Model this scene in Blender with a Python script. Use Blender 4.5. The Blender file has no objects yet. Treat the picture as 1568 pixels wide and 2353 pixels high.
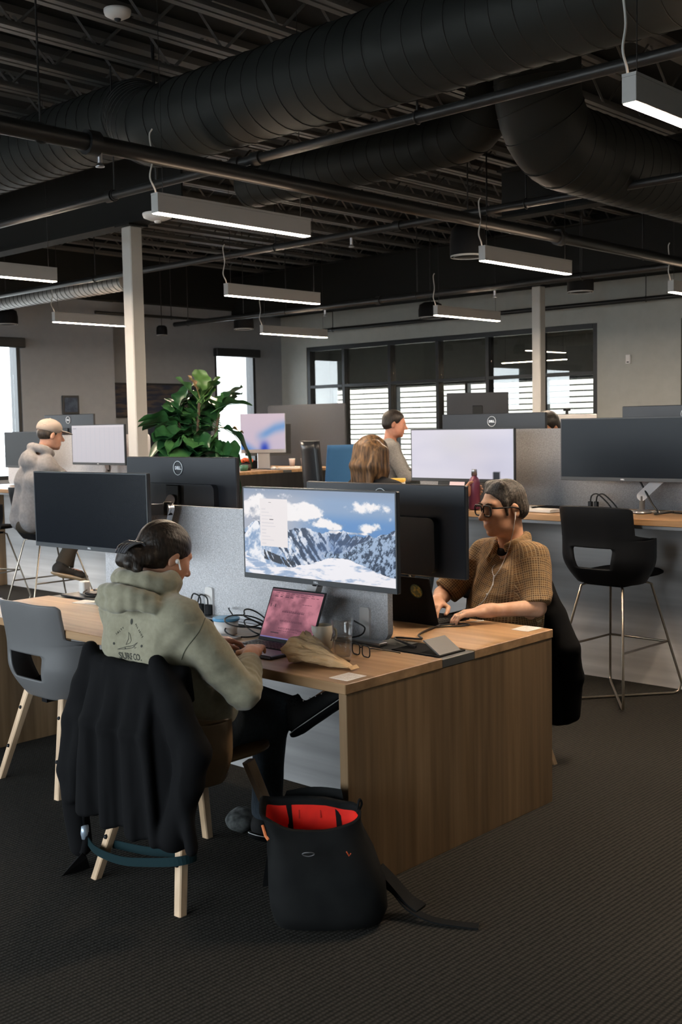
import bpy, bmesh, math, random
import numpy as np
from mathutils import Vector, Matrix
from mathutils.bvhtree import BVHTree

# ------------------------------------------------------------------ camera, world, light, exposure
SC = bpy.context.scene
COL = SC.collection
random.seed(7)
EYE = 1.6
def cam_axes(yaw, pitch, roll):
    f = np.array([math.sin(yaw)*math.cos(pitch), math.cos(yaw)*math.cos(pitch), -math.sin(pitch)])
    r = np.array([math.cos(yaw), -math.sin(yaw), 0.0]); u = np.cross(r, f)
    c, s = math.cos(roll), math.sin(roll)
    return c*r+s*u, -s*r+c*u, f
_r, _u, _f = cam_axes(math.radians(47.03), math.radians(4.424), math.radians(-1.0774))
cd = bpy.data.cameras.new('camera'); cam = bpy.data.objects.new('camera', cd); COL.objects.link(cam)
cd.sensor_fit = 'VERTICAL'; cd.sensor_height = 36.0; cd.lens = 2584.0/2353.0*36.0
cd.clip_start = 0.05; cd.clip_end = 200
cam.matrix_world = Matrix(((_r[0], _u[0], -_f[0], 0), (_r[1], _u[1], -_f[1], 0), (_r[2], _u[2], -_f[2], EYE), (0, 0, 0, 1)))
cd.dof.use_dof = True; cd.dof.focus_distance = 4.7; cd.dof.aperture_fstop = 7.0
SC.camera = cam

W = bpy.data.worlds.new('overcast_sky'); SC.world = W; W.use_nodes = True
bg = W.node_tree.nodes['Background']
bg.inputs[0].default_value = (0.87, 0.935, 1.0, 1); bg.inputs[1].default_value = 15.0
LAMP_STRENGTH = 340.0
LAMP_COLOR = (1.0, 0.80, 0.60)
SC.view_settings.view_transform = 'Standard'; SC.view_settings.look = 'None'
SC.view_settings.exposure = -0.08; SC.view_settings.gamma = 1.0; SC.view_settings.use_curve_mapping = False
SC.cycles.use_denoising = True
SC.cycles.max_bounces = 8; SC.cycles.diffuse_bounces = 4; SC.cycles.glossy_bounces = 3
SC.cycles.transparent_max_bounces = 12; SC.cycles.sample_clamp_indirect = 6.0
SC.cycles.caustics_reflective = False; SC.cycles.caustics_refractive = False

def portal(loc, rot, sx, sy):
    """sky portal filling a window opening: only guides the sampling of the sky's light"""
    l = bpy.data.lights.new('window_portal', 'AREA'); l.shape = 'RECTANGLE'; l.size = sx; l.size_y = sy
    l.cycles.is_portal = True
    o = bpy.data.objects.new('window_portal', l); COL.objects.link(o); o.location = loc; o.rotation_euler = rot
H90 = math.pi/2
WIN_LEFT = [(-1.0, 0.9), (2.2, 0.9), (5.4, 1.4), (7.48, 1.5)]       # windows on the v wall: centre u, width
WIN_BACK = [1.2, 3.6, 6.0, 8.4, 10.8]                                      # windows on the wall behind the left of the camera
for uc, w in WIN_LEFT: portal((uc, 13.47, 1.87), (-H90, 0, 0), w, 1.86)
portal((12.45, 13.87, 1.87), (-H90, 0, 0), 0.9, 1.86)
for vc in WIN_BACK: portal((-3.97, vc, 1.7), (H90, 0, -H90), 2.2, 2.8)

# ------------------------------------------------------------------ object helpers
def link(o, parent=None):
    COL.objects.link(o)
    if parent is not None: o.parent = parent
    return o
def tag(o, label=None, cat=None, group=None, kind=None):
    if label: o['label'] = label
    if cat: o['category'] = cat
    if group: o['group'] = group
    if kind: o['kind'] = kind
    return o
def thing(name, label, cat, loc=(0, 0, 0), rz=0.0, group=None, kind=None):
    o = bpy.data.objects.new(name, None); o.empty_display_size = 0.1; link(o)
    o.location = loc; o.rotation_euler = (0, 0, rz)
    return tag(o, label, cat, group, kind)
def copy_tree(o, parent=None):
    c = o.copy(); COL.objects.link(c); c.parent = parent
    for ch in list(o.children): copy_tree(ch, c)
    return c

class MB:
    """collects polygons of one part"""
    def __init__(s): s.v = []; s.f = []; s.sm = []
    def add(s, vs, fs, smooth=False):
        n = len(s.v); s.v += [tuple(p) for p in vs]; s.f += [tuple(i+n for i in f) for f in fs]; s.sm += [smooth]*len(fs)
        return s
    def box(s, lo, hi, b=0.0, mat=None):
        lo = [min(a, c) for a, c in zip(lo, hi)] if False else list(lo); hi = list(hi)
        for i in range(3):
            if lo[i] > hi[i]: lo[i], hi[i] = hi[i], lo[i]
        if b <= 0:
            x0, y0, z0 = lo; x1, y1, z1 = hi
            vs = [(x0,y0,z0),(x1,y0,z0),(x1,y1,z0),(x0,y1,z0),(x0,y0,z1),(x1,y0,z1),(x1,y1,z1),(x0,y1,z1)]
            fs = [(0,3,2,1),(4,5,6,7),(0,1,5,4),(1,2,6,5),(2,3,7,6),(3,0,4,7)]
        else:
            b = min(b, *( (hi[i]-lo[i])*0.49 for i in range(3)))
            vs = []; idx = {}
            for cx in (0, 1):
                for cy in (0, 1):
                    for cz in (0, 1):
                        c = [hi[i] if (cx, cy, cz)[i] else lo[i] for i in range(3)]
                        sg = [-1 if (cx, cy, cz)[i] else 1 for i in range(3)]
                        for ax in range(3):
                            p = [c[i]+(0 if i == ax else sg[i]*b) for i in range(3)]
                            idx[(cx, cy, cz, ax)] = len(vs); vs.append(tuple(p))
            fs = []
            for ax in range(3):
                o1, o2 = [i for i in range(3) if i != ax]
                for side in (0, 1):
                    q = []
                    for a, c in ((0, 0), (1, 0), (1, 1), (0, 1)):
                        k = [0, 0, 0]; k[ax] = side; k[o1] = a; k[o2] = c
                        q.append(idx[(*k, ax)])
                    fs.append(tuple(q))
                for a in (0, 1):
                    for c in (0, 1):
                        k0 = [0, 0, 0]; k0[o1] = a; k0[o2] = c; k1 = list(k0); k1[ax] = 1
                        fs.append((idx[(*k0, o1)], idx[(*k1, o1)], idx[(*k1, o2)], idx[(*k0, o2)]))
            for cx in (0, 1):
                for cy in (0, 1):
                    for cz in (0, 1): fs.append(tuple(idx[(cx, cy, cz, ax)] for ax in range(3)))
        if mat is not None: vs = [tuple(mat @ Vector(p)) for p in vs]
        return s.add(vs, fs)
    def tube(s, pts, r, n=8, cap=True, smooth=True, closed=False):
        P = [Vector(p) for p in pts]; m = len(P)
        rr = r if isinstance(r, (list, tuple)) else [r]*m
        vs = []; up = None
        for i in range(m):
            if closed: t = P[(i+1) % m]-P[i-1]
            else: t = P[min(i+1, m-1)]-P[max(i-1, 0)]
            if t.length < 1e-9: t = Vector((0, 0, 1))
            t.normalize()
            if up is None:
                up = Vector((0, 0, 1)) if abs(t.z) < 0.9 else Vector((1, 0, 0))
            a = up-t*up.dot(t)
            if a.length < 1e-6: a = Vector((1, 0, 0))-t*t.x
            a.normalize(); up = a; b = t.cross(a)
            for k in range(n):
                th = 2*math.pi*k/n
                vs.append(P[i]+a*(math.cos(th)*rr[i])+b*(math.sin(th)*rr[i]))
        fs = []
        for i in range(m if closed else m-1):
            j = (i+1) % m
            for k in range(n):
                k2 = (k+1) % n
                fs.append((i*n+k, i*n+k2, j*n+k2, j*n+k))
        s.add(vs, fs, smooth)
        if cap and not closed:
            s.add([vs[k] for k in range(n)], [tuple(range(n))[::-1]])
            s.add([vs[(m-1)*n+k] for k in range(n)], [tuple(range(n))])
        return s
    def lathe(s, prof, c=(0, 0, 0), n=24, smooth=True, mat=None):
        vs = []; fs = []; m = len(prof)
        for k in range(n):
            th = 2*math.pi*k/n
            for (r, z) in prof: vs.append((c[0]+r*math.cos(th), c[1]+r*math.sin(th), c[2]+z))
        for k in range(n):
            k2 = (k+1) % n
            for i in range(m-1):
                fs.append((k*m+i, k2*m+i, k2*m+i+1, k*m+i+1))
        if mat is not None: vs = [tuple(mat @ Vector(p)) for p in vs]
        return s.add(vs, fs, smooth)
    def prism(s, poly, z0, z1, mat=None, smooth=False):
        n = len(poly)
        vs = [(x, y, z0) for x, y in poly]+[(x, y, z1) for x, y in poly]
        fs = [tuple(range(n))[::-1], tuple(range(n, 2*n))]+[(i, (i+1) % n, n+(i+1) % n, n+i) for i in range(n)]
        if mat is not None: vs = [tuple(mat @ Vector(p)) for p in vs]
        return s.add(vs, fs, smooth)
    def grid(s, fn, nu, nv, smooth=True):
        vs = [fn(i/nu, j/nv) for i in range(nu+1) for j in range(nv+1)]
        fs = [(i*(nv+1)+j, (i+1)*(nv+1)+j, (i+1)*(nv+1)+j+1, i*(nv+1)+j+1) for i in range(nu) for j in range(nv)]
        return s.add(vs, fs, smooth)
    def ribbon(s, pts, wdir, w, t=0.003):
        """flat strap of width w and thickness t following pts"""
        P = [Vector(p) for p in pts]; wd = Vector(wdir)
        vs = []
        for i, p in enumerate(P):
            tg = (P[min(i+1, len(P)-1)]-P[max(i-1, 0)]).normalized()
            a = (wd-tg*wd.dot(tg)).normalized(); nn = tg.cross(a)
            for sa, sn in ((-1, -1), (1, -1), (1, 1), (-1, 1)): vs.append(p+a*(sa*w/2)+nn*(sn*t/2))
        fs = [(0, 1, 2, 3)]
        for i in range(len(P)-1):
            for k in range(4): fs.append((i*4+k, i*4+(k+1) % 4, i*4+4+(k+1) % 4, i*4+4+k))
        n = 4*(len(P)-1); fs.append((n+3, n+2, n+1, n))
        return s.add(vs, fs)
    def mesh(s, name, mat=None):
        me = bpy.data.meshes.new(name); me.from_pydata(s.v, [], s.f)
        bm = bmesh.new(); bm.from_mesh(me); bmesh.ops.recalc_face_normals(bm, faces=bm.faces); bm.to_mesh(me); bm.free()
        me.polygons.foreach_set('use_smooth', s.sm); me.update()
        if mat is not None: me.materials.append(mat)
        return me
    def build(s, name, mat, parent=None, loc=None, rot=None):
        o = bpy.data.objects.new(name, s.mesh(name, mat)); link(o, parent)
        if loc is not None: o.location = loc
        if rot is not None: o.rotation_euler = rot
        return o

def spline(pts, n=8):
    """Catmull-Rom through pts"""
    P = [Vector(p) for p in pts]; out = []
    for i in range(len(P)-1):
        p0 = P[i-1] if i else P[0]*2-P[1]; p1 = P[i]; p2 = P[i+1]
        p3 = P[i+2] if i+2 < len(P) else P[-1]*2-P[-2]
        for k in range(n):
            t = k/n
            out.append(0.5*((2*p1)+(p2-p0)*t+(2*p0-5*p1+4*p2-p3)*t*t+(3*p1-p0-3*p2+p3)*t**3))
    out.append(P[-1]); return out
def rrect(w, h, r, n=4, cx=0, cy=0):
    out = []
    for sx, sy, a0 in ((1, 1, 0), (-1, 1, 90), (-1, -1, 180), (1, -1, 270)):
        for k in range(n+1):
            a = math.radians(a0+90*k/n)
            out.append((cx+sx*(w/2-r)+r*math.cos(a), cy+sy*(h/2-r)+r*math.sin(a)))
    return out
def text_mesh(txt, size, depth=0.0008, align='CENTER', bold=0.0):
    cu = bpy.data.curves.new('lettering', 'FONT'); cu.body = txt; cu.size = size; cu.extrude = depth
    cu.align_x = align; cu.align_y = 'CENTER'; cu.offset = bold; cu.resolution_u = 2
    o = bpy.data.objects.new('lettering_tmp', cu); COL.objects.link(o)
    dg = bpy.context.evaluated_depsgraph_get(); dg.update()
    me = bpy.data.meshes.new_from_object(o.evaluated_get(dg))
    bpy.data.objects.remove(o); bpy.data.curves.remove(cu)
    me.materials.clear()
    return me
def mesh_obj(name, me, mat, parent=None, M=None):
    if mat is not None:
        me.materials.clear(); me.materials.append(mat)
    if M is not None: me.transform(M)
    o = bpy.data.objects.new(name, me); return link(o, parent)
def basis(x, y, z, o=(0, 0, 0)):
    return Matrix(((x[0], y[0], z[0], o[0]), (x[1], y[1], z[1], o[1]), (x[2], y[2], z[2], o[2]), (0, 0, 0, 1)))

# ------------------------------------------------------------------ materials
def mat(name, col, rough=0.5, metal=0.0, noise=None, col2=None, bump=None, spec=0.5, emit=None, estr=0.0, alpha=None, trans=0.0, ior=1.45, sheen=0.0, coat=0.0):
    """noise=(scale,(sx,sy,sz),detail,lo,hi): mixes col and col2; bump=(scale,(sx,sy,sz),strength,distance)"""
    m = bpy.data.materials.new(name); m.use_nodes = True; nt = m.node_tree; N = nt.nodes; L = nt.links
    p = N['Principled BSDF']
    p.inputs['Base Color'].default_value = (*col, 1); p.inputs['Roughness'].default_value = rough
    p.inputs['Metallic'].default_value = metal; p.inputs['IOR'].default_value = ior
    p.inputs['Specular IOR Level'].default_value = spec; p.inputs['Transmission Weight'].default_value = trans
    p.inputs['Sheen Weight'].default_value = sheen; p.inputs['Coat Weight'].default_value = coat
    if emit is not None:
        p.inputs['Emission Color'].default_value = (*emit, 1); p.inputs['Emission Strength'].default_value = estr
    tc = N.new('ShaderNodeTexCoord')
    def tex(scale, st, detail=3.0):
        mp = N.new('ShaderNodeMapping'); mp.inputs['Scale'].default_value = st; L.new(tc.outputs['Object'], mp.inputs['Vector'])
        t = N.new('ShaderNodeTexNoise'); t.inputs['Scale'].default_value = scale; t.inputs['Detail'].default_value = detail
        L.new(mp.outputs[0], t.inputs['Vector']); return t
    if noise:
        sc, st, de, lo, hi = noise; t = tex(sc, st, de)
        r = N.new('ShaderNodeValToRGB'); r.color_ramp.elements[0].position = lo; r.color_ramp.elements[1].position = hi
        r.color_ramp.elements[0].color = (*col, 1); r.color_ramp.elements[1].color = (*(col2 or col), 1)
        L.new(t.outputs['Fac'], r.inputs[0]); L.new(r.outputs[0], p.inputs['Base Color'])
    if bump:
        sc, st, stg, dist = bump; t = tex(sc, st, 4.0)
        b = N.new('ShaderNodeBump'); b.inputs['Strength'].default_value = stg; b.inputs['Distance'].default_value = dist
        L.new(t.outputs['Fac'], b.inputs['Height']); L.new(b.outputs[0], p.inputs['Normal'])
    return m
def wood(name, c1, c2, axis, rough=0.42, dens=26):
    """long grain along axis 0/1/2"""
    st = [1, 1, 1]; st[axis] = 0.045
    m = mat(name, c1, rough, noise=(dens, tuple(st), 6, 0.30, 0.72), col2=c2, bump=(dens*3, tuple(st), 0.12, 0.002))
    nt = m.node_tree; N = nt.nodes; L = nt.links; p = N['Principled BSDF']
    # a second, broader set of cathedral bands
    tc = N.new('ShaderNodeTexCoord'); mp = N.new('ShaderNodeMapping'); st2 = [1, 1, 1]; st2[axis] = 0.06; mp.inputs['Scale'].default_value = st2
    L.new(tc.outputs['Object'], mp.inputs['Vector'])
    t = N.new('ShaderNodeTexNoise'); t.inputs['Scale'].default_value = dens*0.28; t.inputs['Detail'].default_value = 2; t.inputs['Distortion'].default_value = 0.6
    L.new(mp.outputs[0], t.inputs['Vector'])
    r = N.new('ShaderNodeValToRGB'); r.color_ramp.elements[0].position = 0.35; r.color_ramp.elements[1].position = 0.65
    r.color_ramp.elements[0].color = (0.72, 0.72, 0.72, 1); r.color_ramp.elements[1].color = (1.12, 1.12, 1.12, 1)
    L.new(t.outputs['Fac'], r.inputs[0])
    mx = N.new('ShaderNodeMix'); mx.data_type = 'RGBA'; mx.blend_type = 'MULTIPLY'; mx.inputs[0].default_value = 1.0
    src = p.inputs['Base Color'].links[0].from_socket
    L.new(src, mx.inputs[6]); L.new(r.outputs[0], mx.inputs[7]); L.new(mx.outputs[2], p.inputs['Base Color'])
    return m
def emis(name, col, s):
    m = bpy.data.materials.new(name); m.use_nodes = True; nt = m.node_tree
    for n in list(nt.nodes): nt.nodes.remove(n)
    e = nt.nodes.new('ShaderNodeEmission'); e.inputs[0].default_value = (*col, 1); e.inputs[1].default_value = s
    o = nt.nodes.new('ShaderNodeOutputMaterial'); nt.links.new(e.outputs[0], o.inputs[0]); return m
def pane_mat(name, tint, refl=0.08, rough=0.0):
    """thin window glass: see-through with a fresnel reflection"""
    m = bpy.data.materials.new(name); m.use_nodes = True; nt = m.node_tree; N = nt.nodes; L = nt.links
    for n in list(N): N.remove(n)
    o = N.new('ShaderNodeOutputMaterial'); t = N.new('ShaderNodeBsdfTransparent'); t.inputs[0].default_value = (*tint, 1)
    g = N.new('ShaderNodeBsdfGlossy'); g.inputs['Roughness'].default_value = rough
    lw = N.new('ShaderNodeLayerWeight'); lw.inputs[0].default_value = 0.5
    fr = N.new('ShaderNodeMath'); fr.operation = 'POWER'; fr.inputs[1].default_value = 4.0; L.new(lw.outputs['Facing'], fr.inputs[0])
    mr = N.new('ShaderNodeMath'); mr.operation = 'MULTIPLY_ADD'; mr.inputs[1].default_value = 0.6; mr.inputs[2].default_value = refl
    L.new(fr.outputs[0], mr.inputs[0])
    x = N.new('ShaderNodeMixShader'); L.new(mr.outputs[0], x.inputs[0]); L.new(t.outputs[0], x.inputs[1]); L.new(g.outputs[0], x.inputs[2])
    L.new(x.outputs[0], o.inputs[0]); return m
def screen_attr_mat(name, strength):
    """a lit display: the picture is stored as colours on the screen's own grid"""
    m = mat(name, (0.01, 0.01, 0.01), 0.35); nt = m.node_tree
    a = nt.nodes.new('ShaderNodeAttribute'); a.attribute_name = 'picture'
    p = nt.nodes['Principled BSDF']; nt.links.new(a.outputs['Color'], p.inputs['Emission Color']); p.inputs['Emission Strength'].default_value = strength
    return m

OAK1, OAK2 = (0.33, 0.185, 0.085), (0.50, 0.31, 0.165)
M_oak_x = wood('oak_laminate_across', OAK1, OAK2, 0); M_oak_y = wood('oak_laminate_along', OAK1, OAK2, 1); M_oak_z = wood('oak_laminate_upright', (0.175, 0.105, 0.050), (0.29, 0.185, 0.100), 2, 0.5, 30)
M_beech = wood('pale_beech', (0.62, 0.42, 0.26), (0.72, 0.52, 0.34), 2, 0.45, 30)
M_lam = wood('grey_laminate', (0.26, 0.255, 0.255), (0.42, 0.41, 0.41), 1, 0.5, 16)
M_lam_bar = wood('pale_grey_laminate', (0.52, 0.505, 0.50), (0.80, 0.78, 0.775), 1, 0.5, 12)
M_dark_lam = wood('dark_laminate', (0.012, 0.011, 0.010), (0.024, 0.022, 0.020), 2, 0.5, 16)
M_felt = mat('grey_felt', (0.42, 0.42, 0.44), 0.95, noise=(240, (1, 1, 1), 4, 0.32, 0.70), col2=(0.70, 0.70, 0.73), bump=(400, (1, 1, 1), 0.35, 0.002), sheen=0.15)
M_felt_shaded = mat('shaded_grey_felt', (0.21, 0.21, 0.22), 0.95, noise=(240, (1, 1, 1), 4, 0.32, 0.70), col2=(0.36, 0.36, 0.375), bump=(400, (1, 1, 1), 0.3, 0.002))  # grey felt darkened: shadow on the bar divider is put into its colour
M_felt_dark = mat('charcoal_felt', (0.06, 0.065, 0.075), 0.95, noise=(200, (1, 1, 1), 4, 0.32, 0.70), col2=(0.11, 0.115, 0.13))
M_black = mat('black_plastic', (0.008, 0.009, 0.011), 0.42, spec=0.35)
M_blackmat = mat('black_matte', (0.006, 0.006, 0.007), 0.8, spec=0.15)
M_charcoal = mat('monitor_back_plastic', (0.022, 0.025, 0.032), 0.38, bump=(900, (1, 1, 1), 0.08, 0.001))
M_bezel = mat('monitor_bezel', (0.05, 0.055, 0.062), 0.45)
M_screen_off = mat('matte_dark_display', (0.012, 0.014, 0.017), 0.42, spec=0.6)
M_white = mat('white_plastic', (0.72, 0.70, 0.69), 0.45)
M_white_metal = mat('white_painted_metal', (0.66, 0.65, 0.66), 0.4)
M_alu = mat('brushed_aluminium', (0.55, 0.55, 0.57), 0.36, 1.0)
M_steel = mat('satin_steel_warm_lit', (0.46, 0.40, 0.33), 0.32, 1.0)  # bronze cast of the warm lamplight is mixed into the steel colour
M_col = mat('painted_column', (0.52, 0.51, 0.49), 0.55)
M_wall_cool = mat('cool_grey_wall', (0.25, 0.268, 0.30), 0.85, noise=(9, (1, 1, 1), 3, 0.3, 0.7), col2=(0.27, 0.288, 0.32), bump=(160, (1, 1, 1), 0.1, 0.002))
M_wall = mat('painted_wall', (0.37, 0.375, 0.35), 0.85, noise=(9, (1, 1, 1), 3, 0.3, 0.7), col2=(0.40, 0.405, 0.38), bump=(160, (1, 1, 1), 0.1, 0.002))
M_ceil = mat('black_painted_ceiling', (0.014, 0.015, 0.015), 0.8, spec=0.2)
M_duct = mat('dark_painted_duct', (0.018, 0.020, 0.019), 0.55, spec=0.22)
M_seam = mat('duct_seam', (0.008, 0.009, 0.009), 0.6)
M_joist = mat('painted_joist', (0.115, 0.112, 0.108), 0.5, spec=0.3)
M_pipe = mat('black_pipe', (0.016, 0.0165, 0.017), 0.38)
M_frame = mat('dark_window_frame', (0.016, 0.018, 0.021), 0.45)
M_pane = pane_mat('window_glass', (0.93, 0.95, 0.95))
M_pane2 = pane_mat('partition_glass', (0.66, 0.655, 0.63), 0.07)
M_lampbody = mat('grey_lamp_housing', (0.42, 0.41, 0.40), 0.5)
M_lamp = emis('lamp_diffuser', LAMP_COLOR, LAMP_STRENGTH)
M_lamp_up = emis('lamp_uplight', (1.0, 0.72, 0.50), LAMP_STRENGTH*0.028)
M_cord = mat('white_cord', (0.5, 0.49, 0.47), 0.6)
M_cable = mat('black_cable', (0.012, 0.012, 0.013), 0.5)
M_greyshell = mat('grey_chair_shell', (0.125, 0.125, 0.128), 0.45, bump=(700, (1, 1, 1), 0.05, 0.001))
M_blackshell = mat('black_chair_shell', (0.006, 0.007, 0.009), 0.5, spec=0.3)
M_cushion = mat('black_cushion', (0.006, 0.006, 0.007), 0.9, spec=0.1)
M_paper = mat('white_paper', (0.74, 0.71, 0.68), 0.7)
# ================================================================== the room
U0, U1, V0, V1 = -4.0, 13.5, -3.0, 13.5
DECK, JOIST_Z = 4.35, 4.0
def struct(o): return tag(o, kind='structure')

def carpet():
    m = mat('ribbed_carpet', (0.07, 0.068, 0.062), 0.95, spec=0.15); nt = m.node_tree; N = nt.nodes; L = nt.links; p = N['Principled BSDF']
    tc = N.new('ShaderNodeTexCoord')
    def wave(direction, scale, dist, dscale):
        w = N.new('ShaderNodeTexWave'); w.wave_type = 'BANDS'; w.bands_direction = direction; w.wave_profile = 'SIN'
        w.inputs['Scale'].default_value = scale; w.inputs['Distortion'].default_value = dist; w.inputs['Detail'].default_value = 2
        w.inputs['Detail Scale'].default_value = dscale; L.new(tc.outputs['Object'], w.inputs['Vector']); return w
    ribs = wave('Y', 18, 0.8, 6.0); loops = wave('X', 24, 3.5, 14.0)
    nz = N.new('ShaderNodeTexNoise'); nz.inputs['Scale'].default_value = 55; nz.inputs['Detail'].default_value = 5; L.new(tc.outputs['Object'], nz.inputs['Vector'])
    def mth(op, a, b):
        k = N.new('ShaderNodeMath'); k.operation = op
        for i, x in enumerate((a, b)):
            if isinstance(x, (int, float)): k.inputs[i].default_value = x
            else: L.new(x, k.inputs[i])
        return k.outputs[0]
    h = mth('ADD', mth('MULTIPLY', mth('MULTIPLY', ribs.outputs['Fac'], 0.6), mth('ADD', mth('MULTIPLY', loops.outputs['Fac'], 0.6), 0.4)), mth('MULTIPLY', nz.outputs['Fac'], 0.5))
    r = N.new('ShaderNodeValToRGB'); r.color_ramp.elements[0].position = 0.15; r.color_ramp.elements[1].position = 0.85
    r.color_ramp.elements[0].color = (0.012, 0.0115, 0.0105, 1); r.color_ramp.elements[1].color = (0.060, 0.055, 0.047, 1)
    L.new(h, r.inputs[0]); L.new(r.outputs[0], p.inputs['Base Color'])
    b = N.new('ShaderNodeBump'); b.inputs['Strength'].default_value = 0.7; b.inputs['Distance'].default_value = 0.006
    L.new(h, b.inputs['Height']); L.new(b.outputs[0], p.inputs['Normal'])
    return m
struct(MB().box((U0-.2, V0-.2, -0.1), (U1+.2, V1+.6, 0)).build('floor', carpet()))

# ceiling: deck with every joist and beam as a piece of it
ceil = struct(MB().box((U0-.2, V0-.2, DECK), (U1+.2, V1+.6, DECK+.1)).build('ceiling', M_ceil))
def joist_mesh():
    b = MB()
    for dy in (-0.034, 0.034):
        b.box((U0, dy-0.024, JOIST_Z), (U1, dy+0.024, JOIST_Z+0.012)); b.box((U0, dy*0.35-0.004, JOIST_Z+.012), (U1, dy*0.35+0.004, JOIST_Z+0.05))
    b.box((U0, -0.05, DECK-0.05), (U1, 0.05, DECK))
    x = U0; k = 0
    while x < U1-0.3:
        z0, z1 = (JOIST_Z+.03, DECK-.03) if k % 2 == 0 else (DECK-.03, JOIST_Z+.03)
        b.tube([(x, 0, z0), (x+0.3, 0, z1)], 0.011, 4, False, False); x += 0.3; k += 1
    return b.mesh('joist', M_joist)
jm = joist_mesh()
for k in range(-15, 16):
    v = 5.09+0.53*k
    if V0+.1 < v < V1-.1:
        o = bpy.data.objects.new('joist', jm); link(o, ceil); o.location = (0, v, 0)
def ibeam(name, u, v0, v1, z0, z1, w, along='v'):
    b = MB(); t = 0.02
    if along == 'v':
        b.box((u-w/2, v0, z0), (u+w/2, v1, z0+t)); b.box((u-w/2, v0, z1-t), (u+w/2, v1, z1)); b.box((u-.01, v0, z0+t), (u+.01, v1, z1-t))
    else:
        b.box((v0, u-w/2, z0), (v1, u+w/2, z0+t)); b.box((v0, u-w/2, z1-t), (v1, u+w/2, z1)); b.box((v0, u-.01, z0+t), (v1, u+.01, z1-t))
    return b.build(name, M_ceil, ceil)
for u, v0 in ((-0.5, V0), (5.92, 7.2), (12.31, V0)): ibeam('girder', u, v0, V1+.3, 3.32, JOIST_Z, 0.18)
ibeam('girder', 8.1, V0, 5.6, 3.31, 3.72, 0.16)
MB().box((13.3, V0, 3.44), (U1, V1+.4, DECK)).build('edge_beam', M_ceil, ceil)
MB().box((U0, 13.3, 3.42), (9.75, V1, DECK)).build('edge_beam', M_ceil, ceil)
MB().box((9.75, 13.7, 3.48), (13.3, 13.9, DECK)).build('edge_beam', M_ceil, ceil)

# walls with their openings
def wall_with_holes(name, axis, at, thick, a0, a1, z0, z1, holes, m):
    """axis 'u': wall plane u=at running along v; 'v': plane v=at running along u; holes (a0,a1,z0,z1)"""
    b = MB(); cuts = sorted(holes); a = a0
    def put(p, q, zz0, zz1):
        if q-p < 1e-4 or zz1-zz0 < 1e-4: return
        if axis == 'u': b.box((at, p, zz0), (at+thick, q, zz1))
        else: b.box((p, at, zz0), (q, at+thick, zz1))
    for h in cuts:
        put(a, h[0], z0, z1); put(h[0], h[1], z0, h[2]); put(h[0], h[1], h[3], z1); a = h[1]
    put(a, a1, z0, z1)
    return struct(b.build(name, m))
wall_with_holes('wall_left', 'v', V1, 0.2, U0, 9.75, 0, DECK, [(uc-w/2, uc+w/2, 0.95, 2.81) for uc, w in WIN_LEFT], M_wall_cool)
struct(MB().box((9.55, 13.7, 0), (9.75, 13.9, DECK)).build('wall_left_return', M_wall_cool))
wall_with_holes('wall_left_recess', 'v', 13.9, 0.2, 9.55, U1+.2, 0, DECK, [(12.0, 12.9, 0.95, 2.84)], M_wall_cool)
wall_with_holes('wall_right', 'u', U1, 0.15, V0, 14.1, 0, DECK, [(7.82, 13.30, 0.08, 2.90), (5.55, 6.62, 0.0, 2.87)], M_wall)
wall_with_holes('wall_back', 'u', U0-.2, 0.2, V0, 13.9, 0, DECK, [(vc-1.1, vc+1.1, 0.3, 3.1) for vc in WIN_BACK], M_wall)
struct(MB().box((U0, V0-.2, 0), (U1, V0, DECK)).build('wall_near', M_wall))
struct(MB().box((13.482, V0, 0), (13.5, 5.5, 0.1)).build('baseboard_right', M_frame))
struct(MB().box((U0, 13.482, 0), (9.75, 13.5, 0.1)).build('baseboard_left', M_frame))

WN = [0]
def window(axis, at, thick, a0, a1, z0, z1, posts=(), rails=(), glass=None, shade=0.0, fw=0.055):
    WN[0] += 1
    w = struct(bpy.data.objects.new('window_%d' % WN[0], None)); link(w)
    def bx(name, p, q, zz0, zz1, d0, d1, m):
        b = MB()
        if axis == 'u': b.box((at+d0, p, zz0), (at+d1, q, zz1), 0.004)
        else: b.box((p, at+d0, zz0), (q, at+d1, zz1), 0.004)
        return b.build(name, m, w)
    d0, d1 = 0.01, thick-0.01
    e = 0.002
    bx('frame_jamb', a0+e, a0+fw, z0+e, z1-e, d0, d1, M_frame); bx('frame_jamb', a1-fw, a1-e, z0+e, z1-e, d0, d1, M_frame)
    bx('frame_sill', a0+fw, a1-fw, z0+e, z0+fw, d0, d1, M_frame); bx('frame_head', a0+fw, a1-fw, z1-fw, z1-e, d0, d1, M_frame)
    xs = [a0+fw]+list(posts)+[a1-fw]; zs = [z0+fw]+list(rails)+[z1-fw]
    for p in posts: bx('mullion', p-.03, p+.03, z0+fw, z1-fw, d0, d1, M_frame)
    for i in range(len(xs)-1):
        p = xs[i]+(.03 if i else 0); q = xs[i+1]-(.03 if i+2 < len(xs) else 0)
        for j, r in enumerate(rails): bx('rail', p, q, r-.025, r+.025, d0, d1, M_frame)
        for j in range(len(zs)-1):
            bx('pane', p, q, zs[j]+(.025 if j else 0), zs[j+1]-(.025 if j+2 < len(zs) else 0), thick/2-.003, thick/2+.003, glass or M_pane)
    if shade:
        b = MB(); rr = 0.05
        if axis == 'v': b.box((a0-.03, at-.10, z1-.10), (a1+.03, at-.001, z1+.03), .01)
        else: b.box((at-.10, a0-.03, z1-.10), (at-.001, a1+.03, z1+.03), .01)
        b.build('roller_shade_box', M_frame, w)
    return w
for uc, wd in WIN_LEFT: window('v', V1, 0.2, uc-wd/2, uc+wd/2, 0.95, 2.81, shade=1)
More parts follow.
